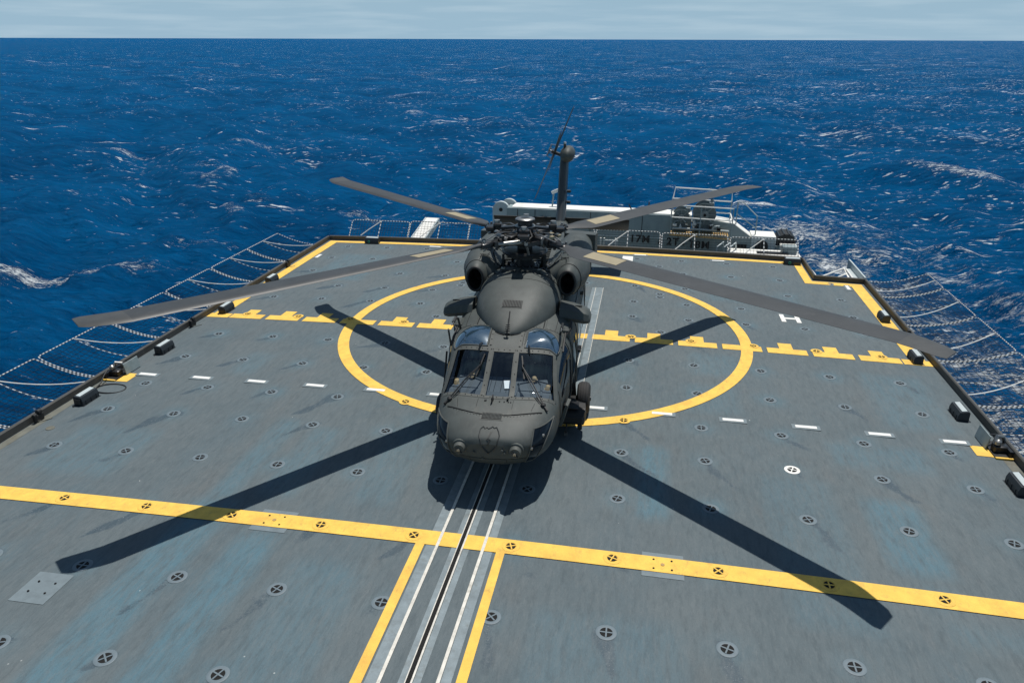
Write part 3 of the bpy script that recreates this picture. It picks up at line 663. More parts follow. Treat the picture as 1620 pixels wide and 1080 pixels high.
# stern nets, canted up
def make_stern(L=2.30):
    e = empty('stern_net'); W, H = .5, .52
    P = lambda y, t: (W*t, y, -.05+H*t)
    mb = MB(); loop = [P(0, 0), P(0, .45), P(0, .85), P(.03, .96), P(.12, 1), P(L-.12, 1), P(L-.03, .96), P(L, .85), P(L, .45), P(L, 0)]; rope(mb, loop, .018); mb.build('net_frame', e)
    mb = MB(); rope(mb, [P(L*.5, 0), P(L*.5, 1)], .018, .08); mb.build('mid_bar', e)
    mb = MB(); mb.tube([P(L*.5, .97), P(L*.68, .45), (0.02, L*.80, -.02)], .017, WHITE, 6); mb.build('stay', e)
    mb = MB()
    for i in range(1, 7): mb.tube([P(L*j/6, i/7) for j in range(7)], .005, NET, 3, caps=False)
    for j in range(1, 20): mb.tube([P(L*j/20, 0), P(L*j/20, 1)], .005, NET, 3, caps=False)
    mb.build('netting', e, smooth=False)
    return e
stn = make_stern()
labsS = ['right end of the stern by the green-ringed light', 'in front of the crane platform', 'in front of the crane lettering', 'just right of the helicopter tail', 'hidden behind the rotor hub', 'in front of the white plank', 'left end of the stern']
for i, x in enumerate([5.42, 3.03, .66, -1.71, -4.08, -6.40, -8.74]):
    o = stn if i == 0 else dup(stn, (0, 0, 0))
    o.location = (x, STERN+.1, dz(x)+.16); o.rotation_euler = (0, 0, R(90)); tag(o, 'upright stern net panel, '+labsS[i], 'safety net', 'stern safety nets')

# ------------------------------------------------------------------ behind the stern: crane, plank, platform, truss
cr = empty('deck_crane', (0, 29.2, 0), R(-1.8))
tag(cr, 'long grey crane boom with white top lying stowed behind the stern', 'crane')
mb = MB(); mb.box((-1.75, 0, .40), (7.2, .9, 1.0), GREY, bev=.02); mb.box((.9, 0, -.75), (9.4, .84, 1.3), GREY)
for x in (-4.9, -4.2, -2.0, 0, 1.4): mb.box((x, -.456, .38), (.02, .012, .96), SEAM)
mb.box((-1.2, -.455, -.02), (5.6, .012, .03), PALE); mb.build('boom', cr, smooth=False)
mb = MB(); mb.box((-1.65, 0, .915), (7.0, .82, .02), WHITE); mb.build('boom_top', cr, smooth=False)
for dx, dy in ((-5.62, -.3), (-5.42, .3)):
    mb = MB(); n_ = 16; pr = [(-.32, -1.2), (.42, -1.2)]+[(.42-.37+.37*math.cos(a), .78+.37*math.sin(a)) for a in np.linspace(0, math.pi, n_)]
    pr = [(-.32, -1.2), (.36, -1.2)]+[(.02+.34*math.cos(a), .76+.34*math.sin(a)) for a in np.linspace(0, math.pi, n_)]
    mb.loft([[(dx+x, dy-.08, z) for x, z in pr], [(dx+x, dy+.08, z) for x, z in pr]], PALE); mb.lathe([(.075, -.1), (.075, .1)], (dx+.02, dy, .78), BLACK, 14, 'Y'); mb.lathe([(.30, .085), (.30, .11)], (dx+.02, dy, .76), WHITE, 24, 'Y'); mb.build('sheave_plate', cr, smooth=False, norm=True)
mb = MB(); mb.tube([(-3.6, .1, .92), (-3.55, .1, 1.5)], .03, GREY, 6); mb.tube([(-3.3, .1, .92), (-3.3, .1, 1.45)], .03, PALE, 6); mb.box((-3.4, .1, 1.55), (.5, .12, .12), WHITE, Matrix.Rotation(R(-25), 3, 'Y')); mb.build('boom_rest', cr, smooth=False)
mb = MB(); mb.tube([(-4.0, -.46, .5), (-3.85, -.6, .62), (-3.7, -.46, .5)], .05, BLACK, 8); mb.tube([(.2, .1, .93), (.2, .1, 1.25)], .03, BLACK, 6); mb.tube([(-.4, -.3, .93), (-.55, -.3, 1.2)], .025, BLACK, 6); mb.build('lashing_eye', cr)
# lettering
for (s_, x, z) in (('17M', -.43, -.02), ('/', .66, -.04), ('2T', .98, -.06), ('-', 1.55, -.1), ('18M', 1.83, -.13)):
    cu = bpy.data.curves.new('lettering', 'FONT'); cu.body = s_; cu.size = .40; cu.extrude = .004; cu.space_character = 1.15; cu.offset = .012
    tmp = bpy.data.objects.new('tmp', cu); COL.objects.link(tmp); dg = bpy.context.evaluated_depsgraph_get(); me = bpy.data.meshes.new_from_object(tmp.evaluated_get(dg)); bpy.data.objects.remove(tmp)
    me.name = 'lettering'; me.materials.clear(); me.materials.append(BLACK); o = bpy.data.objects.new('lettering', me); COL.objects.link(o); o.parent = cr; o.location = (x, -.458, z-.2); o.rotation_euler = (R(90), 0, 0)
# working platform with winches
mb = MB()
for i in range(26): mb.box((1.12+.083*i, -.78, .32), (.05, .5, .03), GOLD)
mb.bar((1.06, -1.02, .27), (3.28, -1.02, .22), .05, .05, GOLD); mb.bar((1.06, -.55, .30), (3.28, -.55, .28), .05, .05, GREY); mb.build('platform_grating', cr, smooth=False)
mb = MB()
for y in (-1.02, .3):
    for z in (.95, 1.40): mb.tube([(1.08, y, z), (3.3, y, z-.04)], .025, WHITE, 6)
for x in (1.08, 2.15, 3.3):
    for y in (-1.02, .3): mb.tube([(x, y, .27), (x, y, 1.38)], .022, GREY, 6)
for q in ([(1.1, .3, 1.4), (1.16, .5, 1.78), (3.3, .5, 1.72), (3.3, .3, 1.36)], [(1.08, -1.02, .95), (1.08, .3, .95)], [(3.3, -1.02, .91), (3.3, .3, .91)]): mb.tube(q, .025, WHITE, 6)
mb.tube([(3.5, -.2, .3), (3.5, -.2, 1.45)], .022, GREY, 6); mb.tube([(4.25, -.2, .0), (4.25, -.2, .95)], .022, GREY, 6); mb.tube([(3.5, -.2, 1.45), (3.7, -.2, 1.45), (4.25, -.2, .95)], .022, PALE, 6); mb.tube([(3.5, -.2, 1.0), (4.25, -.2, .5)], .02, GREY, 6)
mb.build('railing', cr)
for (x, z, r, lab) in ((1.45, .88, .30, None), (2.30, 1.02, .42, None)):
    mb = MB(); mb.lathe([(r, -.32), (r, -.28), (r*.55, -.27), (r*.55, .27), (r, .28), (r, .32)], (x, -.35, z), GREY, 26, 'Y'); mb.lathe([(r*.35, -.4), (r*.35, -.30)], (x, -.35, z), PALE, 16, 'Y'); mb.lathe([(r*.13, -.44), (r*.13, -.39)], (x, -.35, z), BLACK, 10, 'Y')
    mb.box((x, -.35, z-r-.1), (r*1.7, .6, .28), GREY, bev=.02); mb.box((x+.24, -.3, z+r*.75), (.18, .2, .2), PALE, bev=.03); mb.tube([(x+.24, -.3, z+r*.9), (x+.24, -.3, z+r*1.25)], .06, PALE, 10)
    for q_ in range(8): aa = 2*math.pi*q_/8; mb.bar((x, -.67, z), (x+r*.9*math.cos(aa), -.67, z+r*.9*math.sin(aa)), .03, .03, PALE); mb.build('winch', cr)
for zz, yy in ((.46, -.72), (.62, -.2)):
    mb = MB(); mb.tube([(1.15, yy, zz), (1.6, yy-.05, zz+.02), (2.4, yy, zz), (3.25, yy+.03, zz-.02)], .035, PALE, 8)
    for k_ in range(13):
        x = rng.uniform(1.2, 3.2); h_ = rng.uniform(.05, .35); mb.tube([(x, yy, zz), (x, yy, zz+h_), (x+rng.uniform(-.2, .2), yy+.05, zz+h_)], .024, random.choice((PALE, GREY, WHITE)), 6); mb.box((x, yy, zz+h_*.5), (rng.uniform(.07, .16), .09, rng.uniform(.05, .12)), random.choice((WHITE, PALE, DKSTEEL, GREY)))
    mb.build('hydraulic_manifold', cr, smooth=False)
# sloping boom heel and end housing
mb = MB(); mb.loft([[(1.9, -.45, .86), (1.9, .45, .86), (1.9, .45, -.4), (1.9, -.45, -.4)], [(3.4, -.45, .66), (3.4, .45, .66), (3.4, .45, -.6), (3.4, -.45, -.6)], [(4.1, -.45, .18), (4.1, .45, .18), (4.1, .45, -.9), (4.1, -.45, -.9)]], GREY); mb.loft([[(1.95, -.4, .875), (1.95, .42, .875)], [(3.4, -.4, .675), (3.4, .42, .675)], [(4.1, -.4, .195), (4.1, .42, .195)]], WHITE, closed=False, cap0=False, cap1=False); mb.build('boom_heel', cr, smooth=False)
mb = MB(); mb.box((4.55, 0, -.12), (.9, .95, .68), PALE, bev=.03); mb.box((4.55, 0, .235), (.88, .9, .03), WHITE); mb.lathe([(.24, -.5), (.24, -.47)], (4.5, 0, -.13), BLACK, 22, 'Y'); mb.box((3.75, -.456, -.22), (.42, .02, .26), BLACK)
mb.build('end_housing', cr, smooth=False)
mb = MB(); mb.lathe([(.36, -.45), (.36, .45)], (5.38, .15, -.02), BLACK, 22, 'Y')
for k_ in range(6): a = R(20+28*k_); mb.box((5.38+.37*math.cos(a), .15, -.02+.37*math.sin(a)), (.05, .92, .05), DKSTEEL)
mb.box((5.45, -.5, -.14), (.60, .3, .30), WHITE, bev=.02); mb.tube([(5.2, -.68, .05), (5.4, -.70, -.1), (5.55, -.70, -.1), (5.6, -.68, .05)], .03, BLACK, 6); mb.build('hose_drum', cr, smooth=False)
# aft mooring deck below the stern
mb = MB(); mb.box((-2.6, 29.0, -1.75), (15.5, 5.2, .2), GREY); mb.box((-2.6, 29.0, -6.2), (15, 5, 8.7), HULL); o = mb.build('mooring_deck', None, smooth=False); tag(o, 'lower grey deck behind the stern that carries the crane', None, None, 'structure')
pl = empty('stern_walkway', (4.45, 27.75, -.16)); tag(pl, 'pale perforated walkway with white handrails behind the stern nets', 'walkway')
mb = MB(); mb.box((0, 0, 0), (2.5, .8, .06), WHITE); mb.box((.3, -.1, .05), (1.1, .25, .05), DKSTEEL); mb.build('tread_plate', pl, smooth=False)
mb = MB()
for x in (-1.7, -1.45, -1.25): mb.tube([(x, -.4, -.3), (x, -.38, .25), (x+.25, .1, .32), (x+.3, .3, 0)], .03, PALE, 6)
mb.build('curved_handrail', pl)
mb = MB(); mb.box((.9, .1, .1), (.5, .45, .4), GREY, bev=.02); mb.build('control_box', pl, smooth=False)
mb = MB(); M_ = Matrix.Rotation(R(14), 3, 'X')
mb.box((0, 0, 0), (.50, 2.6, .09), WHITE, M_, bev=.01); mb.box((.28, 0, -.06), (.06, 2.6, .22), PALE, M_); mb.box((-.28, 0, -.06), (.05, 2.6, .22), PALE, M_)
o = mb.build('gangway_plank', None, smooth=False, loc=(-8.62, 28.0, -.08)); o.rotation_euler = (0, 0, R(-4)); tag(o, 'white plank ramp rising behind the left stern nets', 'plank')
hr = empty('hose_reel', (-2.30, 27.6, -.42)); tag(hr, 'tan hose reel in an arched dark frame beside the helicopter tail', 'hose reel')
arch = lambda w, h, y: [(-w, y, 0)]+[(-w*math.cos(a), y, h-w+w*math.sin(a)) for a in np.linspace(0, math.pi, 14)]+[(w, y, 0)]
mb = MB(); mb.tube(arch(.32, .62, -.1), .035, DKSTEEL, 8); mb.tube(arch(.32, .62, .25), .035, PALE, 8); mb.build('arch_frame', hr)
mb = MB(); mb.loft([arch(.21, .52, -.14), arch(.21, .52, .16)], mat('tan_canvas', (.24, .20, .14), .85, var=.2)); mb.build('reel_cover', hr, smooth=False, norm=True)
mb = MB(); mb.box((.1, 0, -.02), (1.1, .5, .06), WHITE); mb.box((.62, 0, .12), (.1, .3, .25), WHITE); mb.build('base', hr, smooth=False)
wp = empty('white_post_rack', (-1.15, 27.5, -.42)); tag(wp, 'pale rack of posts and grey panel behind the stern, right of the hose reel', 'rack')
mb = MB()
for x in (-.35, -.22, .2): mb.tube([(x, 0, -.1), (x, 0, .62)], .035, WHITE, 6)
mb.box((-.32, 0, .02), (.25, .2, .3), WHITE, bev=.02); mb.build('post', wp, smooth=False)
mb = MB(); mb.box((.05, .05, .3), (.5, .08, .5), PALE, bev=.02); mb.box((.35, 0, .05), (.5, .25, .1), WHITE); mb.build('panel', wp, smooth=False)
tr = empty('stern_truss', (5.75, 24.5, -.05)); tag(tr, 'white triangular tube bracket in the notch at the right stern corner', 'bracket')
mb = MB(); z = .02
mb.tube([(.06, .05, z), (1.05, 1.25, z), (.95, .1, z), (.06, .05, z)], .035, WHITE, 8); mb.tube([(.55, .08, z), (1.0, .62, z)], .028, WHITE, 8); mb.tube([(1.12, 1.2, z-.02), (1.08, .05, z-.02)], .03, WHITE, 8); mb.tube([(-.02, .1, z-.05), (-.05, 1.0, z-.05)], .04, WHITE, 8); mb.build('tube_frame', tr)
mb = MB(); mb.box((1.23, .7, -.06), (.22, 1.5, .04), PALE); mb.build('side_step', tr, smooth=False)

# ------------------------------------------------------------------ helicopter
HEL = empty('helicopter', (-2.335, 14.65, .035), .030)
tag(HEL, 'dark olive military helicopter standing nose-on inside the yellow circle', 'helicopter')
def cub(xs, ys):
    xs = np.array(xs, float); ys = np.array(ys, float); h = np.diff(xs); d = np.diff(ys)/h; m = np.zeros_like(xs)
    m[1:-1] = np.where(d[:-1]*d[1:] > 0, 2*d[:-1]*d[1:]/(d[:-1]+d[1:]+1e-12), 0); m[0], m[-1] = d[0], d[-1]
    def f(x):
        x = np.clip(x, xs[0], xs[-1]); i = np.clip(np.searchsorted(xs, x)-1, 0, len(h)-1); t = (x-xs[i])/h[i]
        return (1+2*t)*(1-t)**2*ys[i]+t*(1-t)**2*h[i]*m[i]+t*t*(3-2*t)*ys[i+1]+t*t*(t-1)*h[i]*m[i+1]
    return f
T = [(-4.50, .34, .88, .97, 1.08, 2.2, 2), (-4.46, .56, .77, .97, 1.15, 2.4, 2), (-4.34, .76, .64, .95, 1.22, 2.6, 2.2), (-4.1, .93, .49, .96, 1.33, 3.0, 2.4), (-3.8, 1.01, .41, .97, 1.42, 3.6, 2.6), (-3.5, 1.045, .37, 1.0, 1.475, 5.0, 2.8),
     (-3.1, 1.06, .34, 1.04, 1.72, 5.2, 3), (-2.75, 1.09, .33, 1.08, 1.945, 5.0, 3.2), (-2.4, 1.13, .32, 1.14, 2.10, 4.4, 3.4), (-2.0, 1.16, .31, 1.2, 2.18, 4.2, 3.5), (-1.2, 1.18, .31, 1.25, 2.24, 4.2, 3.5),
     (2.2, 1.18, .31, 1.25, 2.26, 4, 3.5), (3.2, .98, .45, 1.3, 2.2, 3, 3), (4.2, .64, .75, 1.38, 2.06, 2.4, 2.4), (6, .48, .95, 1.38, 1.86, 2.2, 2.2), (8, .36, 1.05, 1.42, 1.75, 2, 2), (9.3, .25, 1.15, 1.45, 1.68, 2, 2)]
TY = [t[0] for t in T]; fw, fb, fm, ft, fn, fnb = [cub(TY, [t[i] for t in T]) for i in range(1, 7)]
fsw = cub([-4.5, -4.3, -3.9, -3.5, -2.75, -2.2, -1.8, 9.3], [.02, .06, .12, .19, .18, .06, 0, 0])
fc = cub([-4.5, -3.56, -2.75, 9.3], [.955, .955, .82, .82])
RL = [0, .10, .2, .29, .36, .5, .64, .76, .86, .94, 1.0]; ZL = [.9, .78, .64, .5, .36, .2, 0]; PH = [R(a) for a in range(9, 91, 9)]
def hull_ring(y):
    y = float(y); w, zb, zm, zt, n, nb, c, sw = [float(q(y)) for q in (fw, fb, fm, ft, fn, fnb, fc, fsw)]
    half = []
    for r in RL: f = c*r; half.append((w*f, zm+(zt-zm)*max(0, 1-f**n)**(1/n)))
    zc = (1-c**n)**(1/n)
    for q in ZL: zf = zc*q; half.append((w*max(0, 1-zf**n)**(1/n), zm+(zt-zm)*zf))
    for p in PH: half.append((w*max(0, math.cos(p))**(2/nb), zm-(zm-zb)*math.sin(p)**(2/nb)))
    P = [(x, y+sw*(x/w)**2, z) for x, z in half]
    return P, [(-x, yy, z) for x, yy, z in P]
def topz(x, yy):
    y = yy
    for _ in range(4): y = yy-float(fsw(y))*(x/float(fw(y)))**2
    n = float(fn(y)); f = min(.999, abs(x)/float(fw(y))); return float(fm(y))+(float(ft(y))-float(fm(y)))*(1-f**n)**(1/n)
def sidex(yy, z):
    y = yy-float(fsw(yy)); zm, zt, zb = float(fm(y)), float(ft(y)), float(fb(y)); w = float(fw(y))
    if z >= zm: n = float(fn(y)); q = min(.999, (z-zm)/(zt-zm)); return w*(1-q**n)**(1/n)
    n = float(fnb(y)); q = min(.999, (zm-z)/(zm-zb)); return w*(1-q**n)**(1/n)
def frontpt(x, z):   # point on the nose skin seen from ahead: march y
    lo, hi = -4.5, -3.3
    for _ in range(40):
        y = (lo+hi)/2; w = float(fw(y)); ok = False
        if abs(x) < w:
            zm, zt, zb = float(fm(y)), float(ft(y)), float(fb(y)); n = float(fn(y)) if z > zm else float(fnb(y)); f = abs(x)/w; e = (1-f**n)**(1/n)
            ok = (zm-(zm-zb)*e) < z < (zm+(zt-zm)*e)
        if ok: hi = y
        else: lo = y
    return (x, hi+float(fsw(hi))*(x/float(fw(hi)))**2, z)
hy = sorted(set([-4.5, -4.49, -4.475, -4.46, -4.43, -4.38, -4.3, -4.2, -4.1, -4.0, -3.9, -3.8, -3.7, -3.63, -3.56, -3.48, -3.4, -3.28, -3.15, -3.05, -2.95, -2.85, -2.75, -2.68, -2.6, -2.5, -2.4, -2.25, -2.1, -1.9, -1.7, -1.4, -1.1, -.8, -.4, 0, .5, 1, 1.5, 2, 2.3, 2.6, 2.9, 3.2, 3.6, 4, 4.4, 5, 5.6, 6.4, 7.2, 8, 8.7, 9.3]))
rings = [hull_ring(y) for y in hy]
NH = len(RL)+len(ZL)+len(PH)
def win(i, j):     # which window a hull cell belongs to
    y0, y1 = hy[i], hy[i+1]; ym = (y0+y1)/2
    if -3.56 < ym < -2.75:
        if j < 2: return 'c'
        if 3 <= j < len(RL)-1: return 's'
    if -3.15 < ym < -2.25 and len(RL)+0 <= j < len(RL)+5: return 'd'
    return None
fus = MB(); panes = {}
for side in (0, 1):
    V = [p for r in rings for p in r[side]]; F = []
    for i in range(len(hy)-1):
        for j in range(NH-1):
            q = (i*NH+j, i*NH+j+1, (i+1)*NH+j+1, (i+1)*NH+j); q = q if side == 0 else q[::-1]
            k = win(i, j)
            if k: panes.setdefault('c' if k == 'c' else k+str(side), []).append([V[a] for a in q])
            else: F.append(q)
    fus.add(V, F, OLIVE)
# nose and tail caps
P0 = rings[0][0]+rings[0][1][::-1][1:-1]; fus.add(P0, [tuple(range(len(P0)))[::-1]], OLIVE)
# --- seams drawn on the skin
def top_curve(mb, pts, r=.007, m=SEAM, n=10, lift=.001):
    out = []
    for (a, b_) in zip(pts[:-1], pts[1:]):
        for t in np.linspace(0, 1, n, endpoint=False): x, y = a[0]+(b_[0]-a[0])*t, a[1]+(b_[1]-a[1])*t; out.append((x, y, topz(x, y)+lift))
    out.append((pts[-1][0], pts[-1][1], topz(*pts[-1])+lift)); mb.tube(out, r, m, 5)
def front_curve(mb, pts, r=.007, m=SEAM, n=5):
    out = []
    for (a, b_) in zip(pts[:-1], pts[1:]):
        for t in np.linspace(0, 1, n, endpoint=False): out.append(frontpt(a[0]+(b_[0]-a[0])*t, a[1]+(b_[1]-a[1])*t))
    out.append(frontpt(*pts[-1])); mb.tube(out, r, m, 5)
def side_curve(mb, pts, s, r=.007, m=SEAM, n=6):
    out = []
    for (a, b_) in zip(pts[:-1], pts[1:]):
        for t in np.linspace(0, 1, n, endpoint=False): y, z = a[0]+(b_[0]-a[0])*t, a[1]+(b_[1]-a[1])*t; out.append((s*sidex(y, z), y, z))
    out.append((s*sidex(*pts[-1]), *pts[-1])); mb.tube(out, r, m, 5)
arc = [(x, -3.93+.0-.10*(1-(x/.82)**2)+.16*(x/.82)**2) for x in np.linspace(-.80, .80, 13)]
top_curve(fus, arc, .011)
for s in (-1, 1):
    front_curve(fus, [(s*.81, 1.22), (s*.80, 1.0), (s*.70, .78)], .005)
    side_curve(fus, [(-3.0, .5), (-3.15, 1.0), (-3.2, 1.2), (-3.0, 1.85)], s, .012); side_curve(fus, [(-2.12, .5), (-2.12, 1.3), (-2.14, 1.95)], s, .012); side_curve(fus, [(-3.0, .5), (-2.12, .5)], s, .009)
    side_curve(fus, [(-1.9, .55), (-1.9, 1.2), (-1.9, 1.95)], s, .010); side_curve(fus, [(-.95, .5), (-.95, 1.2), (-.95, 1.98)], s, .012); side_curve(fus, [(1.7, .5), (1.7, 1.2), (1.7, 1.95)], s, .012); side_curve(fus, [(-.95, 2.0), (1.7, 2.0)], s, .014, DKSTEEL); side_curve(fus, [(-.95, .5), (1.7, .5)], s, .010)
    top_curve(fus, [(s*.62, -2.05), (s*.62, -1.0)], .010); top_curve(fus, [(s*.66, -2.05), (s*.66, -1.0)], .006, OLIVE_L)
    top_curve(fus, [(s*.98, -2.35), (s*1.0, -1.5)], .012, OLIVE_L)
    for y in np.linspace(-2.7, -1.1, 12): pass
for s in (-1, 1):
    top_curve(fus, [(s*.30, -2.60), (s*.31, -2.05)], .004); top_curve(fus, [(s*.30, -2.05), (s*.98, -2.05)], .004); top_curve(fus, [(s*.84, -2.0), (s*.86, -1.1)], .004)
    top_curve(fus, [(s*.30, -3.86), (s*.30, -3.63)], .003); top_curve(fus, [(s*.62, -3.84), (s*.66, -3.63)], .003)
    for y in np.linspace(-2.55, -2.1, 9): mb_ = (s*.335, y); fus.lathe([(.008, 0), (.006, .004), (.001, .005)], (mb_[0], y, topz(mb_[0], y)), SEAM, 5)
    for x in np.linspace(.42, .95, 9): fus.lathe([(.008, 0), (.006, .004), (.001, .005)], (s*x, -2.02, topz(x, -2.02)), SEAM, 5)
    for t in np.linspace(0, 1, 14): x = .1+.68*t; y = -4.05+.24*t*t; fus.lathe([(.007, 0), (.005, .004), (.001, .005)], (s*x, y, topz(x, y)), SEAM, 5)
front_curve(fus, [(-.62, .80), (-.3, .80), (0, .80), (.3, .80), (.62, .80)], .005)
for s in (-1, 1): front_curve(fus, [(s*.30, .80), (s*.30, .70)], .004)
fuselage = fus.build('fuselage', HEL, ang=50)
# windshield frames: flat straps standing slightly proud of the skin, with screws
fr = MB()
def strap_top(mb, pts, w, m, lift=.006, n=8, scr=True):
    L = []; Rr = []
    P = []
    for (a, b_) in zip(pts[:-1], pts[1:]):
        for t in np.linspace(0, 1, n, endpoint=False): P.append((a[0]+(b_[0]-a[0])*t, a[1]+(b_[1]-a[1])*t))
    P.append(pts[-1])
    for k, p in enumerate(P):
        a = P[max(0, k-1)]; b_ = P[min(len(P)-1, k+1)]; d = Vector((b_[0]-a[0], b_[1]-a[1])).normalized(); q = Vector((-d.y, d.x))*w/2
        for lst, sg in ((L, 1), (Rr, -1)): x, y = p[0]+q.x*sg, p[1]+q.y*sg; lst.append((x, y, topz(x, y)+lift))
    k = len(P); mb.add(L+Rr, [(i, i+1, k+i+1, k+i) for i in range(k-1)], m)
    if scr:
        for i in range(0, k, 2):
            c = (Vector(L[i])+Vector(Rr[i]))/2; mb.lathe([(.011, 0), (.008, .006), (.001, .007)], c+Vector((0, 0, .001)), SEAM, 6)
wt = lambda y: float(fw(y))*float(fc(y))
def sw_y(y, x): return y+float(fsw(y))*(x/float(fw(y)))**2
base = [(x, sw_y(-3.585, x)) for x in np.linspace(-.985, .985, 13)]; topl = [(x, sw_y(-2.715, x)) for x in np.linspace(-.90, .90, 13)]
strap_top(fr, base, .07, OLIVE_L, n=3); strap_top(fr, topl, .085, OLIVE_L, n=3)
for s in (-1, 1):
    strap_top(fr, [(s*.245*wt(-3.56)/.95, sw_y(-3.56, .24)), (s*.245*wt(-2.72)/.95, sw_y(-2.72, .24))], .075, OLIVE_L, lift=.010)
    strap_top(fr, [(s*wt(-3.56)*1.0, sw_y(-3.56, wt(-3.56))), (s*wt(-3.1)*1.0, sw_y(-3.1, wt(-3.1))), (s*wt(-2.75)*1.0, sw_y(-2.75, wt(-2.75)))], .07, OLIVE_L, lift=.008, scr=False)
    strap_top(fr, [(s*.26, -2.62), (s*.27, -2.1)], .05, OLIVE_L, lift=.006)
wsf = fr.build('windshield_frame', HEL, ang=50)
def pane(key, name, m):
    mb = MB(); idx = {}; V = []; F = []
    for q in panes[key]:
        f = []
        for p in q:
            kk = tuple(round(c, 5) for c in p)
            if kk not in idx: idx[kk] = len(V); V.append((p[0], p[1], p[2]-.006))
            f.append(idx[kk])
        F.append(f)
    mb.add(V, F, m); return mb.build(name, HEL, ang=60)
pane('c', 'windshield', GLASS); pane('s0', 'windshield', GLASS); pane('s1', 'windshield', GLASS)
pane('d0', 'door_window', SIDEGLASS); pane('d1', 'door_window', SIDEGLASS)
# eyebrow windows: half-oval bubbles on the cockpit roof
def disk_patch(mb, outline, zf, m, rings_=6, bulge=.0, lift=.004):
    c = np.mean(outline, 0); n = len(outline); V = [(*c, zf(*c)+lift+bulge)]; F = []
    for k in range(1, rings_+1):
        t = k/rings_
        for p in outline:
            x, y = c[0]+(p[0]-c[0])*t, c[1]+(p[1]-c[1])*t; V.append((x, y, zf(x, y)+lift+bulge*(1-t*t)))
    for j in range(n): F.append((0, 1+j, 1+(j+1) % n))
    for k in range(rings_-1):
        for j in range(n): a = 1+k*n; F.append((a+j, a+n+j, a+n+(j+1) % n, a+(j+1) % n))
    mb.add(V, F, m)
for s in (-1, 1):
    inner = .32 if s < 0 else .36
    ol = [(s*inner, -2.64)]+[(s*x, sw_y(-2.66, x)) for x in np.linspace(inner+.1, .80, 7)]
    cx0, cy0 = .55, -2.48
    for a in np.linspace(R(-28), R(100), 14): ol.append((s*(cx0+.41*math.cos(a)), cy0+.36*math.sin(a)+.05))
    ol.append((s*inner, -2.14 if s < 0 else -2.22))
    if s > 0: ol = [(x if x > .30 else .30, y) for x, y in ol]
    dense = []
    for a, b_ in zip(ol, ol[1:]+ol[:1]):
        for t in (0, .5): dense.append((a[0]+(b_[0]-a[0])*t, a[1]+(b_[1]-a[1])*t))
    mb = MB(); disk_patch(mb, dense, topz, EYEGLASS, 7, bulge=.045); mb.build('eyebrow_window', HEL, ang=60)
    mb = MB(); mb.tube([(x, y, topz(x, y)+.006) for x, y in dense], .016, OLIVE_L, 6, closed=True); mb.tube([(s*.42, -2.60, topz(.42, -2.6)+.03), (s*.44, -2.70, topz(.44, -2.7)+.10), (s*.46, -2.76, topz(.46, -2.76)+.03)], .012, BLACK, 6); mb.build('eyebrow_frame', HEL)
# chin windows
for s in (-1, 1):
    mb = MB(); V = []; F = []; nu, nv = 9, 9
    for i in range(nu):
        for j in range(nv):
            u, v = i/(nu-1), j/(nv-1)
            xi = .70+.0*v; xo = .985-.12*(1-v)**2
            z = .62+.60*v; x = (xi+.04*math.sin(3*v))*(1-u)+xo*u
            p = frontpt(s*x*min(1, .80+.2*v+.0), z); V.append((p[0]*1.004, p[1]-.008, p[2]+.002))
    for i in range(nu-1):
        for j in range(nv-1): q = (i*nv+j, (i+1)*nv+j, (i+1)*nv+j+1, i*nv+j+1); F.append(q if s > 0 else q[::-1])
    mb.add(V, F, SIDEGLASS); mb.build('chin_window', HEL, ang=60)
    mb = MB(); e = [V[j] for j in range(nv)]+[V[i*nv+nv-1] for i in range(1, nu)]+[V[(nu-1)*nv+j] for j in range(nv-2, -1, -1)]+[V[i*nv] for i in range(nu-2, 0, -1)]; mb.tube(e, .012, OLIVE_L, 6, closed=True); mb.build('chin_window_frame', HEL)
# wipers
for s in (-1, 1):
    mb = MB(); P = lambda x, y, h=.03: Vector((x, y, topz(x, y)+h))
    a = P(s*.80, -3.62, .03); c = P(s*.36, -3.02, .05)
    mb.tube([a, (a+c)/2+Vector((0, 0, .04)), c], .013, BLACK, 6); a2 = P(s*.74, -3.60, .03); mb.tube([a2, (a2+c)/2+Vector((s*-.02, 0, .03)), c], .009, BLACK, 6)
    mb.bar(P(s*.33, -2.82, .025), P(s*.42, -3.2, .025), .022, .02, BLACK); mb.lathe([(.045, 0), (.045, .04), (.02, .06), (.001, .06)], P(s*.80, -3.63, .0), BLACK, 12); mb.tube([P(s*.80, -3.63, .02), P(s*.88, -3.72, .03)], .02, BLACK, 6); mb.build('wiper', HEL)
# nose vent, crest, lights, small fittings
mb = MB()
def top_plate(mb, x0, x1, y0, y1, m, lift, nx=4, ny=3):
    V = [(x0+(x1-x0)*i/nx, y0+(y1-y0)*j/ny, 0) for j in range(ny+1) for i in range(nx+1)]; V = [(x, y, topz(x, y)+lift) for x, y, _ in V]
    mb.add(V, [(j*(nx+1)+i, j*(nx+1)+i+1, (j+1)*(nx+1)+i+1, (j+1)*(nx+1)+i) for j in range(ny) for i in range(nx)], m)
top_plate(mb, -.19, .19, -4.13, -3.97, OLIVE_L, .004); top_plate(mb, -.165, .165, -4.115, -3.985, INTAKE, .007)
for i in range(15): x = -.155+.022*i; mb.bar((x, -4.113, topz(x, -4.113)+.010), (x, -3.987, topz(x, -3.987)+.010), .008, .008, OLIVE)
for y in (-4.08, -4.05, -4.02): mb.bar((-.165, y, topz(0, y)+.012), (.165, y, topz(0, y)+.012), .006, .006, OLIVE)
mb.build('nose_vent', HEL, smooth=False)
mb = MB()
SHK = .80
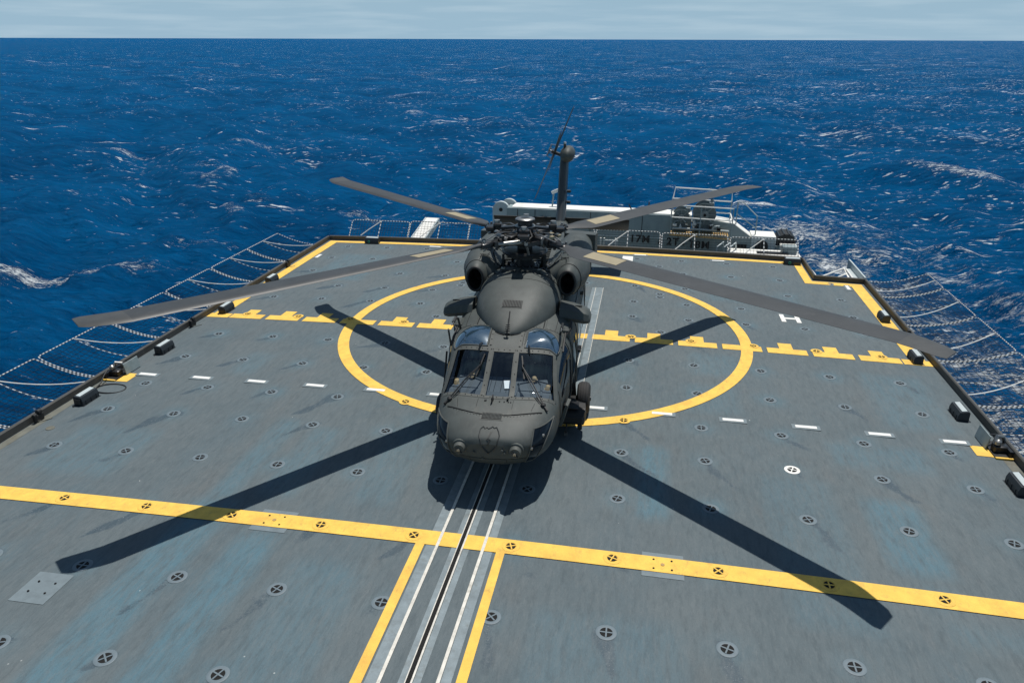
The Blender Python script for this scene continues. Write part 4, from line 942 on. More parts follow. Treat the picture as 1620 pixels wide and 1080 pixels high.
sh = [(-.18, 1.255), (-.13, 1.285), (-.09, 1.262), (-.05, 1.28), (-.02, 1.262), (.03, 1.275), (.06, 1.29), (.10, 1.272), (.14, 1.285), (.19, 1.24), (.225, 1.19), (.20, 1.12), (.18, 1.04), (.14, .97), (.08, .90), (.02, .85), (-.04, .90), (-.10, .98), (-.13, 1.04), (-.15, 1.12), (-.19, 1.18), (-.18, 1.255)]
CREST = mat('crest_dark_paint', (.035, .038, .038), .6, var=.1)
kk_ = lambda L_: [(.02+(x-.02)*SHK, 1.09+(z-1.07)*SHK) for x, z in L_]
front_curve(mb, kk_(sh), .011, CREST, 3); front_curve(mb, kk_([(.06, 1.235), (.00, 1.15), (.055, 1.135), (-.01, 1.03), (.03, 1.12), (-.02, 1.135), (.035, 1.235)]), .009, CREST, 4)
cr_ = mb.build('unit_crest', HEL)
for s in (-1, 1):
    p = Vector(frontpt(s*.455, .975)); mb = MB(); M = Matrix.Rotation(R(-28), 3, 'X')
    mb.lathe([(.105, .05), (.10, -.03), (.085, -.10), (.08, -.10)], p, OLIVE_L, 20, 'Y', None); mb.lathe([(.13, .045), (.13, -.012), (.10, -.02)], p, OLIVE, 20, 'Y'); h = mb.build('landing_light', HEL)
    mb = MB(); mb.lathe([(.078, -.098), (.06, -.085), (.001, -.08)], p, LENS, 18, 'Y'); mb.tube([p+Vector((-.05, -.105, .03)), p+Vector((.0, -.135, -.02)), p+Vector((.05, -.105, -.05))], .012, BLACK, 6); mb.lathe([(.025, -.14), (.022, -.09)], p, STEEL, 10, 'Y'); mb.build('lens', h)
mb = MB()
for (x, y) in ((-.86, -3.70), (.2, -3.64), (-.05, -3.66)): mb.box((x, y, topz(x, y)+.02), (.03, .05, .04), BLACK)
mb.box((-.05, -3.7, topz(-.05, -3.7)+.05), (.018, .14, .10), BLACK); mb.box((-.17, -3.68, topz(0, -3.7)+.005), (.04, .05, .01), DKSTEEL)
for x in (.07, .15, .22, .26): mb.box((x, -3.69, topz(x, -3.69)+.003), (.02, .03, .008), DKSTEEL)
for s in (-1, 1): top_plate(mb, s*.28-.035, s*.28+.035, -4.02, -3.86, OLIVE_L, .005, 1, 2)
for (x, z) in ((-.70, 1.0), (.70, .98), (.28, .93), (.24, .98), (-.22, .92), (-.08, .80), (.86, 1.1)): p = frontpt(x, z); mb.lathe([(.022, .02), (.02, -.03), (.001, -.035)], p, STEEL if abs(x) > .6 else OLIVE, 8, 'Y')
mb.build('nose_fitting', HEL, smooth=False)
# pitot masts and antennas on the roof
mb = MB()
for s in (-1, 1):
    mb = MB(); a = Vector((s*.93, -2.05, topz(.93, -2.05))); mb.tube([a, a+Vector((s*.04, -.02, .22)), a+Vector((s*.05, -.12, .26)), a+Vector((s*.05, -.34, .26))], .022, BLACK, 7)
    mb.tube([a+Vector((s*.05, -.34, .26)), a+Vector((s*.05, -.50, .26))], .011, STEEL, 6)
    mb.tube([Vector((s*1.02, y, topz(1.0, y)+.02)) for y in (-2.45, -2.25, -2.0, -1.8, -1.6)], .018, BLACK, 6)
    mb.build('pitot_mast', HEL)
mb = MB(); mb.tube([(0, -2.42, topz(0, -2.42)), (0, -2.42, topz(0, -2.42)+.14)], .014, BLACK, 6)
for k_ in range(4): mb.bar((-.05+.01*k_, -2.40+.0*k_, 2.2+.04*k_), (.05, -2.40, 2.215+.04*k_), .012, .012, BLACK)
mb.bar((0, -2.36, 2.14), (-.0, -2.06, 2.46), .02, .03, BLACK); mb.build('wire_cutter', HEL)
# pylon cowling (sliding front fairing)
fr_ = cub([-2.36, -2.32, -2.2, -2.0, -1.7, -1.4, -1.0, -.6, -.30], [.06, .17, .33, .48, .65, .76, .83, .85, .86]); ftp = cub([-2.36, -2.3, -2.2, -2.0, -1.7, -1.4, -1.0, -.6, -.30], [2.15, 2.20, 2.27, 2.38, 2.53, 2.64, 2.74, 2.79, 2.80])
def cowl_ring(y, grow=0, n=2.7, zb=2.06):
    w = float(fr_(y))+grow; zt = float(ftp(y))+grow; P = []
    for a in np.linspace(0, math.pi, 29):
        cth, s_ = math.cos(a), math.sin(a); P.append((w*math.copysign(abs(cth)**(2/n), cth), y, zb+(zt-zb)*abs(s_)**(2/n)))
    return P
ys_c = [-2.36, -2.345, -2.32, -2.27, -2.2, -2.1, -2.0, -1.85, -1.7, -1.55, -1.4, -1.2, -1.0, -.8, -.6, -.45, -.34]
mb = MB(); mb.loft([cowl_ring(y) for y in ys_c], OLIVE, closed=False, cap0=False, cap1=True)
mb.tube(cowl_ring(-.62, .003), .006, SEAM, 5); mb.tube(cowl_ring(-.94, .002), .003, SEAM, 5)
for k_ in range(3, 26, 2): p = cowl_ring(-.56, .002)[k_]; mb.box(p, (.03, .03, .012), SEAM)
mb.tube([(w_*float(fr_(y)), y, 2.12) for w_, y in [(-1.005, yy) for yy in ys_c[:-1]]]+[(1.005*float(fr_(yy)), yy, 2.12) for yy in ys_c[0::1]][:0], .012, SEAM, 5); mb.tube([(1.005*float(fr_(yy)), yy, 2.12) for yy in ys_c[:-1]], .012, SEAM, 5)
co = mb.build('pylon_cowling', HEL, ang=45)
mb = MB()
def cz(x, y):
    w = float(fr_(y)); zt = float(ftp(y)); f = min(.99, abs(x)/w); return 2.06+(zt-2.06)*(1-f**2.7)**(1/2.7)
def cowl_plate(mb, x0, x1, y0, y1, m, lift):
    V = [(x0+(x1-x0)*i/6, y0+(y1-y0)*j/3) for j in range(4) for i in range(7)]; mb.add([(x, y, cz(x, y)+lift) for x, y in V], [(j*7+i, j*7+i+1, (j+1)*7+i+1, (j+1)*7+i) for j in range(3) for i in range(6)], m)
cowl_plate(mb, -.20, .20, -1.86, -1.66, OLIVE, .004); cowl_plate(mb, -.185, .185, -1.845, -1.675, INTAKE, .008)
for i in range(13): x = -.17+.0283*i; mb.bar((x, -1.84, cz(x, -1.84)+.012), (x, -1.68, cz(x, -1.68)+.012), .010, .008, OLIVE)
mb.build('cowling_vent', co, smooth=False)
mb = MB(); mb.tube([(0, -.48, 2.80), (-.02, -.62, 2.86), (-.06, -.95, 2.84)], .014, BLACK, 6); mb.tube([(-.45, -.42, 2.76), (-.03, -.74, 2.83)], .007, BLACK, 5); mb.tube([(.40, -.42, 2.77), (-.03, -.74, 2.83)], .007, BLACK, 5); mb.build('wire_antenna', co)
mb = MB(); cowl_plate(mb, .28, .46, -.56, -.40, OLIVE_L, .006); cowl_plate(mb, -.42, -.28, -.56, -.42, OLIVE_L, .006); mb.box((-.38, -.46, 2.80), (.08, .05, .03), STEEL); mb.box((.36, -.46, 2.80), (.08, .05, .03), STEEL); mb.build('access_panel', co, smooth=False)
# mast bay, aft deck with ribs
mb = MB(); mb.box((0, .02, 2.40), (1.10, .75, .5), BLACK)
for k_ in range(46):
    x, y = rng.uniform(-.56, .56), rng.uniform(-.33, .40); h = rng.uniform(.05, .2)
    if rng.random() < .5: mb.box((x, y, 2.66), (rng.uniform(.05, .16), rng.uniform(.05, .14), h), random.choice((DKSTEEL, BLACK, OLIVE, BLACK)))
    else: mb.tube([(x, y, 2.6), (x+rng.uniform(-.15, .15), y+rng.uniform(-.1, .1), 2.72+h*.4), (x+rng.uniform(-.3, .3), y+rng.uniform(-.1, .1), 2.64)], .018, random.choice((DKSTEEL, BLACK, STEEL)), 6)
mb.build('mast_bay', HEL, smooth=False)
def oval(w, y, zb, zt, n=3., k=25): return [(w*math.copysign(abs(math.cos(a))**(2/n), math.cos(a)), y, zb+(zt-zb)*math.sin(a)**(2/n)) for a in np.linspace(0, math.pi, k)]
mb = MB(); mb.loft([oval(.60, .40, 2.1, 2.66), oval(.62, .9, 2.1, 2.70), oval(.60, 1.8, 2.1, 2.70), oval(.52, 2.6, 2.1, 2.64), oval(.42, 3.4, 2.0, 2.46), oval(.34, 4.4, 1.8, 2.2), oval(.3, 5.4, 1.6, 1.95)], OLIVE, closed=False, cap0=True, cap1=False)
for i in range(9): y = .50+.15*i; mb.box((0, y, 2.71), (.98, .035, .035), OLIVE_L)
mb.build('aft_cowling', HEL, ang=45)
# engines
for s in (-1, 1):
    e = empty('engine', (s*.93, 0, 2.585), 0, HEL)
    def ell(y, rx, rz, n=26, dx=0, dz_=0): return [(dx+rx*math.cos(2*math.pi*k/n), y, dz_+rz*math.sin(2*math.pi*k/n)) for k in range(n)]
    mb = MB(); mb.loft([ell(-.60, .165, .245), ell(-.56, .195, .28), ell(-.48, .22, .305), ell(-.25, .275, .345, dx=s*.015), ell(.1, .35, .385, dx=s*.03), ell(.6, .385, .385, dx=s*.03), ell(1.6, .40, .38), ell(2.3, .36, .34)], OLIVE, cap0=False, cap1=True)
    mb.tube(ell(-.36, .25, .328, dx=s*.01), .008, SEAM, 5, closed=True); mb.tube(ell(.55, .386, .389, dx=s*.03), .006, SEAM, 5, closed=True)
    for (y) in (-.3, .1): mb.tube([(-s*.05, y, .385), (-s*.07, y+.18, .39), (-s*.16, y+.22, .37), (-s*.18, y+.4, .36)], .008, SEAM, 5)
    mb.loft([[(-s*.42-.06, -.3, -.38), (-s*.42+.06, -.3, -.38), (-s*.42+.06, -.3, .12), (-s*.42-.06, -.3, .12)], [(-s*.5, 1.6, -.38), (-s*.3, 1.6, -.38), (-s*.3, 1.6, .2), (-s*.5, 1.6, .2)]], OLIVE)
    mb.build('nacelle', e, ang=45)
    mb = MB()
    def shd(y, h, k=1.): return [(-s*.46, y, -.34), (-s*.46, y, .10*k+h), (-s*.36, y, .19*k+h), (-s*.20, y, .315*k+h), (-s*.02, y, .372*k+h), (-s*.02, y, .345*k+h), (-s*.24, y, .12*k+h), (-s*.24, y, -.34)]
    mb.loft([shd(-.42, -.12, .8), shd(-.36, -.05, .95), shd(-.26, 0), shd(.4, .012), shd(1.6, .012), shd(2.3, -.05)], OLIVE)
    for y in (-.1, .75): mb.tube([(x, y, z+.006) for x, _, z in shd(y, .01)[1:5]], .007, SEAM, 5)
    mb.tube([(-s*.34, -.24, .22), (-s*.30, .1, .25), (-s*.22, .3, .32), (-s*.22, .75, .33)], .008, SEAM, 5)
    mb.build('nacelle_fairing', e, ang=50, norm=True)
    mb = MB(); mb.tube(ell(-.60, .160, .240), .028, BLACK, 10, closed=True); mb.loft([ell(-.60, .155, .235), ell(-.50, .14, .21), ell(-.1, .12, .18)], INTAKE, cap0=False, cap1=True); mb.lathe([(.001, -.42), (.05, -.34), (.07, -.12)], (0, 0, 0), BLACK, 16, 'Y'); mb.build('inlet', e)
    mb = MB(); mb.loft([[(s*(.0-.34), 2.3, -.32), (s*.42, 2.3, -.36), (s*.42, 2.3, .28), (s*(-.30), 2.3, .30)], [(s*-.3, 2.9, -.28), (s*.46, 2.9, -.34), (s*.46, 2.9, .2), (s*-.3, 2.9, .24)], [(s*-.3, 3.7, -.3), (s*.1, 3.7, -.36), (s*.1, 3.7, -.02), (s*-.3, 3.7, .02)]], OLIVE); mb.build('exhaust_shroud', e, smooth=False, norm=True)
    mb = MB(); mb.lathe([(.10, -.42), (.16, -.30), (.17, 0), (.13, .25)], (-s*.36, 0, -.12), OLIVE, 18, 'Y'); mb.lathe([(.085, -.421), (.05, -.36), (.001, -.35)], (-s*.36, 0, -.12), INTAKE, 16, 'Y'); mb.build('cooling_scoop', e)
# side stub fairings of the cabin roof
for s in (-1, 1):
    mb = MB()
    def pf(x, c, h, y, z): return [(s*x, y-c/2, z-h*.15), (s*x, y-c*.40, z+h*.3), (s*x, y-c*.1, z+h*.5), (s*x, y+c*.35, z+h*.38), (s*x, y+c/2, z), (s*x, y+c*.35, z-h*.4), (s*x, y-.1*c, z-h*.5), (s*x, y-c*.42, z-h*.42)]
    mb.loft([pf(.85, .62, .32, -1.08, 2.20), pf(1.10, .58, .30, -1.10, 2.18), pf(1.32, .52, .28, -1.12, 2.14), pf(1.41, .44, .22, -1.13, 2.12), pf(1.44, .30, .13, -1.14, 2.10)], OLIVE)
    mb.box((s*1.2, -1.16, 2.315), (.14, .02, .02), SEAM); mb.build('stub_fairing', HEL, ang=40, norm=True)
    mb = MB(); mb.box((s*1.02, -1.75, 2.02), (.16, .34, .22), OLIVE, bev=.04); mb.tube([(s*1.0, -2.0, 1.95), (s*1.12, -1.86, 2.12), (s*1.10, -1.60, 2.16)], .022, BLACK, 6); mb.build('antenna_housing', HEL)
    # landing gear
    g = empty('landing_gear', (s*1.37, -1.10, .33), 0, HEL)
    mb = MB(); W_ = .13
    mb.lathe([(.15, -W_), (.26, -W_), (.315, -W_*.75), (.335, -W_*.3), (.335, W_*.3), (.315, W_*.75), (.26, W_), (.15, W_)], (0, 0, 0), RUBBER, 32, 'X')
    for yy in (-.05, 0, .05): mb.lathe([(.336, yy-.004), (.338, yy), (.336, yy+.004)], (0, 0, 0), BLACK, 32, 'X')
    mb.build('tyre', g)
    mb = MB(); mb.lathe([(.15, -.10), (.15, .10), (.05, .12), (.05, .15)], (0, 0, 0), DKSTEEL, 20, 'X'); mb.build('rim', g)
    mb = MB()
    def db(x0, x1, y, z0, z1): return [(s*x0, y, z0), (s*x1, y, z0), (s*(x1+.02), y, (z0+z1)/2), (s*x1, y, z1), (s*x0, y, z1)]
    mb.loft([db(-.44, .02, -1.12, .02, .12), db(-.45, .06, -1.07, -.04, .17), db(-.46, .08, -.90, -.06, .23), db(-.46, .07, -.72, -.06, .25), db(-.45, -.06, -.58, -.06, .21), db(-.34, -.15, -.34, -.07, .12), db(-.27, -.15, -.05, -.06, .07)], BLACK)
    mb.box((s*-.01, -1.02, -.10), (.09, .07, .14), BLACK, bev=.02); mb.box((s*-.2, -.84, .247), (.3, .3, .012), DKSTEEL); mb.build('drag_beam', g, smooth=False, norm=True)
    mb = MB(); mb.tube([(s*-.2, .0, .02), (s*-.28, .12, .8), (s*-.3, .18, 1.3)], [.06, .05, .05], DKSTEEL, 10); mb.tube([(s*-.22, .0, 0), (0, 0, 0)], .05, DKSTEEL, 8); mb.build('shock_strut', g)
    mb = MB(); mb.tube([(s*-.26, -1.02, -.04), (s*-.27, -1.07, -.24)], .018, BLACK, 6); mb.box((s*-.27, -1.07, -.26), (.06, .06, .06), STEEL); mb.build('step', g)
mb = MB(); mb.loft([[(1.0, -2.75, .55), (1.06, -2.75, .55), (1.16, -2.78, .98), (1.12, -2.78, 1.0)], [(1.02, -2.55, .55), (1.08, -2.55, .55), (1.2, -2.5, .98), (1.14, -2.5, 1.0)]], OLIVE_L); mb.build('door_flap', HEL, smooth=False, norm=True)
# cabin side windows, door rails, clutter down the port side
for s in (-1, 1):
    for (y0, y1, z0, z1) in ((-1.75, -1.1, 1.1, 1.75), (-.6, .3, 1.05, 1.75), (.5, 1.4, 1.05, 1.75)):
        mb = MB(); V = [(s*(sidex(y0+(y1-y0)*i/3, z0+(z1-z0)*j/5)+.006), y0+(y1-y0)*i/3, z0+(z1-z0)*j/5) for j in range(6) for i in range(4)]
        mb.add(V, [(j*4+i, j*4+i+1, (j+1)*4+i+1, (j+1)*4+i) if s > 0 else (j*4+i, (j+1)*4+i, (j+1)*4+i+1, j*4+i+1) for j in range(5) for i in range(3)], SIDEGLASS); mb.build('cabin_window', HEL)
    mb = MB()
    for (y, z) in ((-.2, 1.0), (.2, .9), (-1.5, .85), (-2.6, .9), (.9, 1.9)): x = s*sidex(y, z); mb.box((x+s*.03, y, z), (.06, .12, .05), DKSTEEL)
    mb.tube([(s*(sidex(-2.5, .75)+.03), -2.5, .75), (s*(sidex(-2.4, 1.1)+.07), -2.4, 1.1), (s*(sidex(-2.3, 1.7)+.04), -2.3, 1.7)], .02, BLACK, 6); mb.tube([(s*1.19, -1.95, 2.0), (s*1.23, -1.6, 1.5), (s*1.22, -1.5, .9)], .018, OLIVE_L, 6); mb.build('door_handle', HEL)
# tail pylon, gearbox, stabilator
def foil(c, t, n=10):
    up = [(c*(u), t*c*5*(.2969*math.sqrt(u)-.126*u-.3516*u*u+.2843*u**3-.1015*u**4)) for u in [(1-math.cos(math.pi*k/n))/2 for k in range(n+1)]]
    return up+[(x, -y) for x, y in up[-2:0:-1]]
mb = MB(); secs = []
for z, y, c, t in ((1.45, 8.3, 1.6, .20), (1.9, 8.75, 1.25, .25), (2.6, 9.15, 1.05, .29), (3.3, 9.5, .92, .31), (3.62, 9.66, .86, .30)): secs.append([(b_, y+a, z) for a, b_ in foil(c, t)])
mb.loft(secs, mat('tail_gloss_paint', (.045, .052, .056), .32, var=.1)); mb.build('tail_pylon', HEL, ang=45)
mb = MB(); prof = [(.001, -.62), (.07, -.60), (.15, -.52), (.215, -.36), (.24, -.18), (.235, 0), (.20, .22), (.12, .42), (.05, .5)]
mb.lathe(prof, (.10, 9.90, 3.64), OLIVE, 24, 'Y', Matrix.Rotation(R(18), 3, 'Y'), sx=1.1, sy=1.0); mb.tube([(.02, 9.6, 3.85), (.02, 9.6, 3.98)], .045, DKSTEEL, 10); mb.lathe([(.05, 0), (.05, .05), (.001, .07)], (.02, 9.6, 3.98), LENS, 10); mb.build('tail_gearbox', HEL)
mb = MB(); secs = []
for x in (-2.19, -2.15, -1.2, -.2, .2, 1.2, 2.15, 2.19):
    c = .98 if abs(x) < 2.17 else .9; cc, ss = math.cos(R(-33)), math.sin(R(-33)); secs.append([(x, 8.95+a*cc-b_*ss, 1.74+a*ss+b_*cc) for a, b_ in foil(c, .11)])
mb.loft(secs, BLACK); mb.build('stabilator', HEL, ang=45)
mb = MB()
for z in (2.2, 2.55):
    mb = MB(); mb.lathe([(.001, 0), (.05, .0), (.05, .10), (.001, .14)], (.16, 9.2, z), BLACK, 10, 'X'); mb.build('position_light', HEL)
tg = empty('tail_wheel', (0, 7.75, .19), 0, HEL)
mb = MB(); mb.lathe([(.08, -.06), (.15, -.06), (.19, -.03), (.19, .03), (.15, .06), (.08, .06)], (0, 0, 0), RUBBER, 22, 'X'); mb.build('tyre', tg)
mb = MB(); mb.tube([(.09, 0, 0), (.05, -.2, .5), (0, -.1, 1.0)], .05, DKSTEEL, 8); mb.tube([(-.09, 0, 0), (-.05, -.2, .5), (0, -.1, 1.0)], .05, DKSTEEL, 8); mb.tube([(-.1, 0, 0), (.1, 0, 0)], .03, DKSTEEL, 8); mb.build('wheel_fork', tg)
# tail rotor, canted
tr_ = empty('tail_rotor', (-.34, 9.93, 3.66), 0, HEL)
cant = R(21); U_ = Vector((math.sin(cant), 0, math.cos(cant))); A_ = Vector((math.cos(cant), 0, -math.sin(cant))); Yv = Vector((0, 1, 0))
mb = MB(); mb.tube([A_*.38, A_*-.10], .055, DKSTEEL, 12); mb.tube([A_*-.10, A_*-.20], .03, STEEL, 10)
for k_ in range(4): d = (U_*math.cos(R(29+90*k_))+Yv*math.sin(R(29+90*k_))); mb.bar(A_*-.17+d*.02, A_*-.19+d*.20, .03, .03, STEEL); mb.tube([A_*-.19+d*.2, A_*.0+d*.24], .012, STEEL, 6)
mb.build('tail_hub', tr_)
for k_ in range(4):
    d = U_*math.cos(R(29+90*k_))+Yv*math.sin(R(29+90*k_)); tq = -U_*math.sin(R(29+90*k_))+Yv*math.cos(R(29+90*k_)); secs = []
    for r, c, th in ((.06, .10, .07), (.22, .14, .06), (.42, .25, .035), (1.0, .25, .03), (1.55, .24, .026), (1.676, .18, .015)):
        tw = R(12-6*r); secs.append([d*r+(tq*math.cos(tw)+A_*math.sin(tw))*((u-.3)*c)+(A_*math.cos(tw)-tq*math.sin(tw))*v*1.0 for u, v in [(0, 0), (.12, th/2), (.35, th*.6), (.7, th*.35), (1, 0), (.7, -th*.3), (.35, -th*.5), (.12, -th*.4)]])
    mb = MB(); mb.loft(secs, ROTOR); mb.build('tail_blade', tr_, ang=50)
# ---- main rotor
MR = empty('main_rotor', (0, 0, .11), 0, HEL)
HZ = 3.24
mb = MB(); mb.lathe([(.28, 2.40), (.26, 2.56), (.22, 2.66), (.16, 2.74), (.155, 3.06), (.19, 3.10)], (0, 0, 0), BLACK, 24); mb.lathe([(.30, 2.60), (.30, 2.64), (.24, 2.66)], (0, 0, 0), DKSTEEL, 24)
for a in np.linspace(0, 6.28, 13)[:-1]: mb.box((.27*math.cos(a), .27*math.sin(a), 2.66), (.03, .03, .04), STEEL)
mb.build('mast', MR)
mb = MB(); mb.lathe([(.20, 2.90), (.46, 2.91), (.47, 2.95), (.44, 2.99), (.20, 3.0)], (0, 0, 0), DKSTEEL, 30); mb.lathe([(.20, 2.84), (.38, 2.85), (.38, 2.89), (.2, 2.9)], (0, 0, 0), BLACK, 30)
for k_ in range(3): a = R(20+120*k_); mb.tube([(.37*math.cos(a), .37*math.sin(a), 2.55), (.38*math.cos(a), .38*math.sin(a), 2.87)], .03, BLACK, 8)
mb.tube([(-.42, -.15, 2.5), (-.43, -.12, 2.88)], .028, BLACK, 8); mb.tube([(.42, -.15, 2.5), (.43, -.12, 2.88)], .028, BLACK, 8); mb.build('swashplate', MR)
mb = MB(); mb.lathe([(.16, 3.06), (.30, 3.10), (.33, 3.18), (.33, 3.29), (.26, 3.33), (.17, 3.35), (.17, 3.42), (.22, 3.43), (.22, 3.46), (.15, 3.48), (.15, 3.56), (.20, 3.57), (.20, 3.60), (.12, 3.63), (.001, 3.64)], (0, 0, 0), DKSTEEL, 30)
mb.lathe([(.21, 3.462), (.205, 3.474), (.13, 3.476)], (0, 0, 0), STEEL, 30); mb.lathe([(.198, 3.602), (.19, 3.612), (.12, 3.632)], (0, 0, 0), STEEL, 30)
for k_ in range(12): a = 2*math.pi*k_/12; mb.box((.27*math.cos(a), .27*math.sin(a), 3.335), (.04, .04, .05), STEEL, Matrix.Rotation(a, 3, 'Z'))
mb.build('rotor_hub', MR)
AZ0 = R(51.8)-.030
for k_ in range(4):
    a = AZ0+k_*math.pi/2+R(45); d = Vector((math.cos(a), math.sin(a), 0)); q = Vector((-d.y, d.x, 0)); mb = MB(); M = Matrix.Rotation(a, 3, 'Z')
    mb.bar(d*.12+Vector((0, 0, 3.44)), d*.66+Vector((0, 0, 3.40)), .12, .05, DKSTEEL); mb.tube([d*.2+q*.1+Vector((0, 0, 3.42)), d*.5+q*.16+Vector((0, 0, 3.36)), d*.74+q*.05+Vector((0, 0, 3.30))], .014, BLACK, 6); mb.box(d*.70+Vector((0, 0, 3.40)), (.18, .22, .10), DKSTEEL, M, bev=.02); mb.box(d*.56+Vector((0, 0, 3.48)), (.16, .20, .08), DKSTEEL, M, bev=.02); mb.lathe([(.06, -.08), (.06, .08)], d*.57+Vector((0, 0, 3.49)), STEEL, 12, 'Z'); mb.build('vibration_absorber', MR, smooth=False)
for k_ in range(4):
    a = AZ0+k_*math.pi/2; d = Vector((math.cos(a), math.sin(a), 0)); q = Vector((-d.y, d.x, 0)); z = Vector((0, 0, 1)); M = Matrix.Rotation(a, 3, 'Z'); H = Vector((0, 0, HZ))
    mb = MB()   # spindle, horn, damper, pitch rod
    mb.box(H+d*.42, (.34, .22, .20), DKSTEEL, M, bev=.03); mb.tube([H+d*.5, H+d*1.15], [.085, .065], DKSTEEL, 12); mb.lathe([(.13, -.03), (.13, .03)], H+d*.62, STEEL, 16, 'X', M); mb.lathe([(.115, -.02), (.115, .02)], H+d*.74, BLACK, 16, 'X', M)
    mb.box(H+d*1.08, (.22, .17, .11), DKSTEEL, M, bev=.02)
    for s in (-1, 1): mb.lathe([(.025, -.10), (.025, .10)], H+d*1.12+q*.05*s, STEEL, 8, 'Z')
    mb.bar(H+d*.55-q*.08, H+d*.42-q*.36-z*.04, .07, .07, DKSTEEL); mb.tube([H+d*.42-q*.36-z*.02, Vector((0, 0, 2.95))+d*.36-q*.22], .026, STEEL, 8); mb.lathe([(.045, -.04), (.045, .04)], H+d*.42-q*.36, STEEL, 10, 'Z')
    mb.tube([H+d*.85+q*.10, H+d*.56+q*.24, H+d*.34+q*.30], [.035, .055, .055], STEEL, 10); mb.lathe([(.05, -.05), (.05, .05)], H+d*.86+q*.10, DKSTEEL, 10, 'Z')
    for s in (-1, 1): mb.tube([H+d*.3+q*.1*s+z*.12, H+d*.6+q*.13*s+z*.15, H+d*.95+q*.07*s+z*.07], .012, random.choice((STEEL, BLACK)), 6)
    for j in range(15): p = H+d*rng.uniform(.2, 1.0)+q*rng.uniform(-.25, .25)+z*rng.uniform(-.12, .14); mb.box(p, (rng.uniform(.03, .1), rng.uniform(.03, .08), rng.uniform(.02, .06)), random.choice((STEEL, DKSTEEL, BLACK, TAN)), M)
    mb.build('blade_root', MR)
    secs = []
    for r, c, off, th in ((1.10, .16, 0, .09), (1.32, .24, 0, .075), (1.62, .50, .0, .06), (1.8, .53, 0, .052), (3, .53, 0, .05), (5, .53, 0, .05), (7.0, .53, 0, .048), (7.55, .53, 0, .046), (7.72, .52, -.03, .044), (8.08, .47, -.14, .034), (8.18, .36, -.20, .02)):
        tw = R(5-1.6*r*.6); up = H+d*r+z*(.010*(r-1))+q*off
        # leading edge along +q (anticlockwise seen from above)
        secs.append([up+(q*math.cos(tw)+z*math.sin(tw))*((.27-u)*c)+z*v for u, v in [(0, 0), (.05, th*.42), (.2, th*.62), (.45, th*.52), (.75, th*.25), (1, .002), (1, -.002), (.7, -th*.2), (.35, -th*.38), (.08, -th*.34)]])
    mb = MB(); mb.loft(secs, ROTOR); ai = mb.mi(mat('abrasion_strip', (.055, .058, .060), .5, metal=0, var=.3, vscale=6)); ci = mb.mi(mat('blade_tip_cap', (.055, .056, .054), .5, var=.3))
    for f_ in range(len(mb.f)-2):
        if f_//10 >= 3 and f_ % 10 in (0, 9): mb.m[f_] = ai
        if f_//10 >= 7: mb.m[f_] = ci
    bl = mb.build('main_blade', MR, ang=50)
    mb = MB(); V = []
    for r in (1.85, 2.1, 2.4, 2.65):
        tw = R(5-1.6*r*.6); up = H+d*r+z*(.010*(r-1))
        for u, v in ((.2, .62), (.45, .52), (.75, .25)): V.append(up+(q*math.cos(tw)+z*math.sin(tw))*((.27-u)*.53)+z*(.052*v+.004))
    mb.add(V, [(i*3+j, i*3+3+j, i*3+4+j, i*3+1+j) for i in range(3) for j in range(2)], TAN); mb.build('tan_patch', MR)
# ---- cockpit interior
mb = MB(); mb.loft([[(-.92, -3.42, 1.26), (.92, -3.42, 1.26), (.92, -3.42, .9), (-.92, -3.42, .9)], [(-.90, -3.2, 1.38), (.90, -3.2, 1.38), (.90, -3.2, .9), (-.90, -3.2, .9)], [(-.78, -2.78, 1.47), (.78, -2.78, 1.47), (.78, -2.78, .9), (-.78, -2.78, .9)]], DASH)
for s in (-1, 1): mb.tube([(s*.27, -3.3, 1.36), (s*.30, -2.95, 1.44), (s*.60, -2.82, 1.47), (s*.70, -2.95, 1.44), (s*.72, -3.25, 1.37)], .022, DASH, 8)
for x in (-.2, -.12, .0, .1, .2): mb.box((x, -3.0, 1.425), (.008, .42, .01), SEAM, Matrix.Rotation(R(12), 3, 'X'))
mb.build('glareshield', HEL, smooth=False)
mb = MB(); mb.box((.12, -3.02, 1.445), (.15, .22, .006), PAPER, Matrix.Rotation(R(12), 3, 'Z') @ Matrix.Rotation(R(14), 3, 'X')); pc = mb.build('white_card', None, smooth=False); pc.parent = HEL
mb = MB(); mb.box((0, -2.4, .55), (1.9, 1.9, .06), BLACK); mb.box((0, -2.55, .8), (.42, .8, .5), BLACK); mb.box((0, -1.55, 1.2), (2.1, .06, 1.7), BLACK); mb.build('cockpit_floor', HEL, smooth=False)
for s in (-1, 1):
    mb = MB(); mb.box((s*.58, -2.42, .86), (.52, .52, .12), BLACK, bev=.03); mb.box((s*.58, -2.12, 1.28), (.52, .1, .8), BLACK, Matrix.Rotation(R(-8), 3, 'X'), bev=.03); mb.box((s*.58, -2.08, 1.78), (.28, .09, .2), DASH, bev=.03); mb.build('seat', HEL)
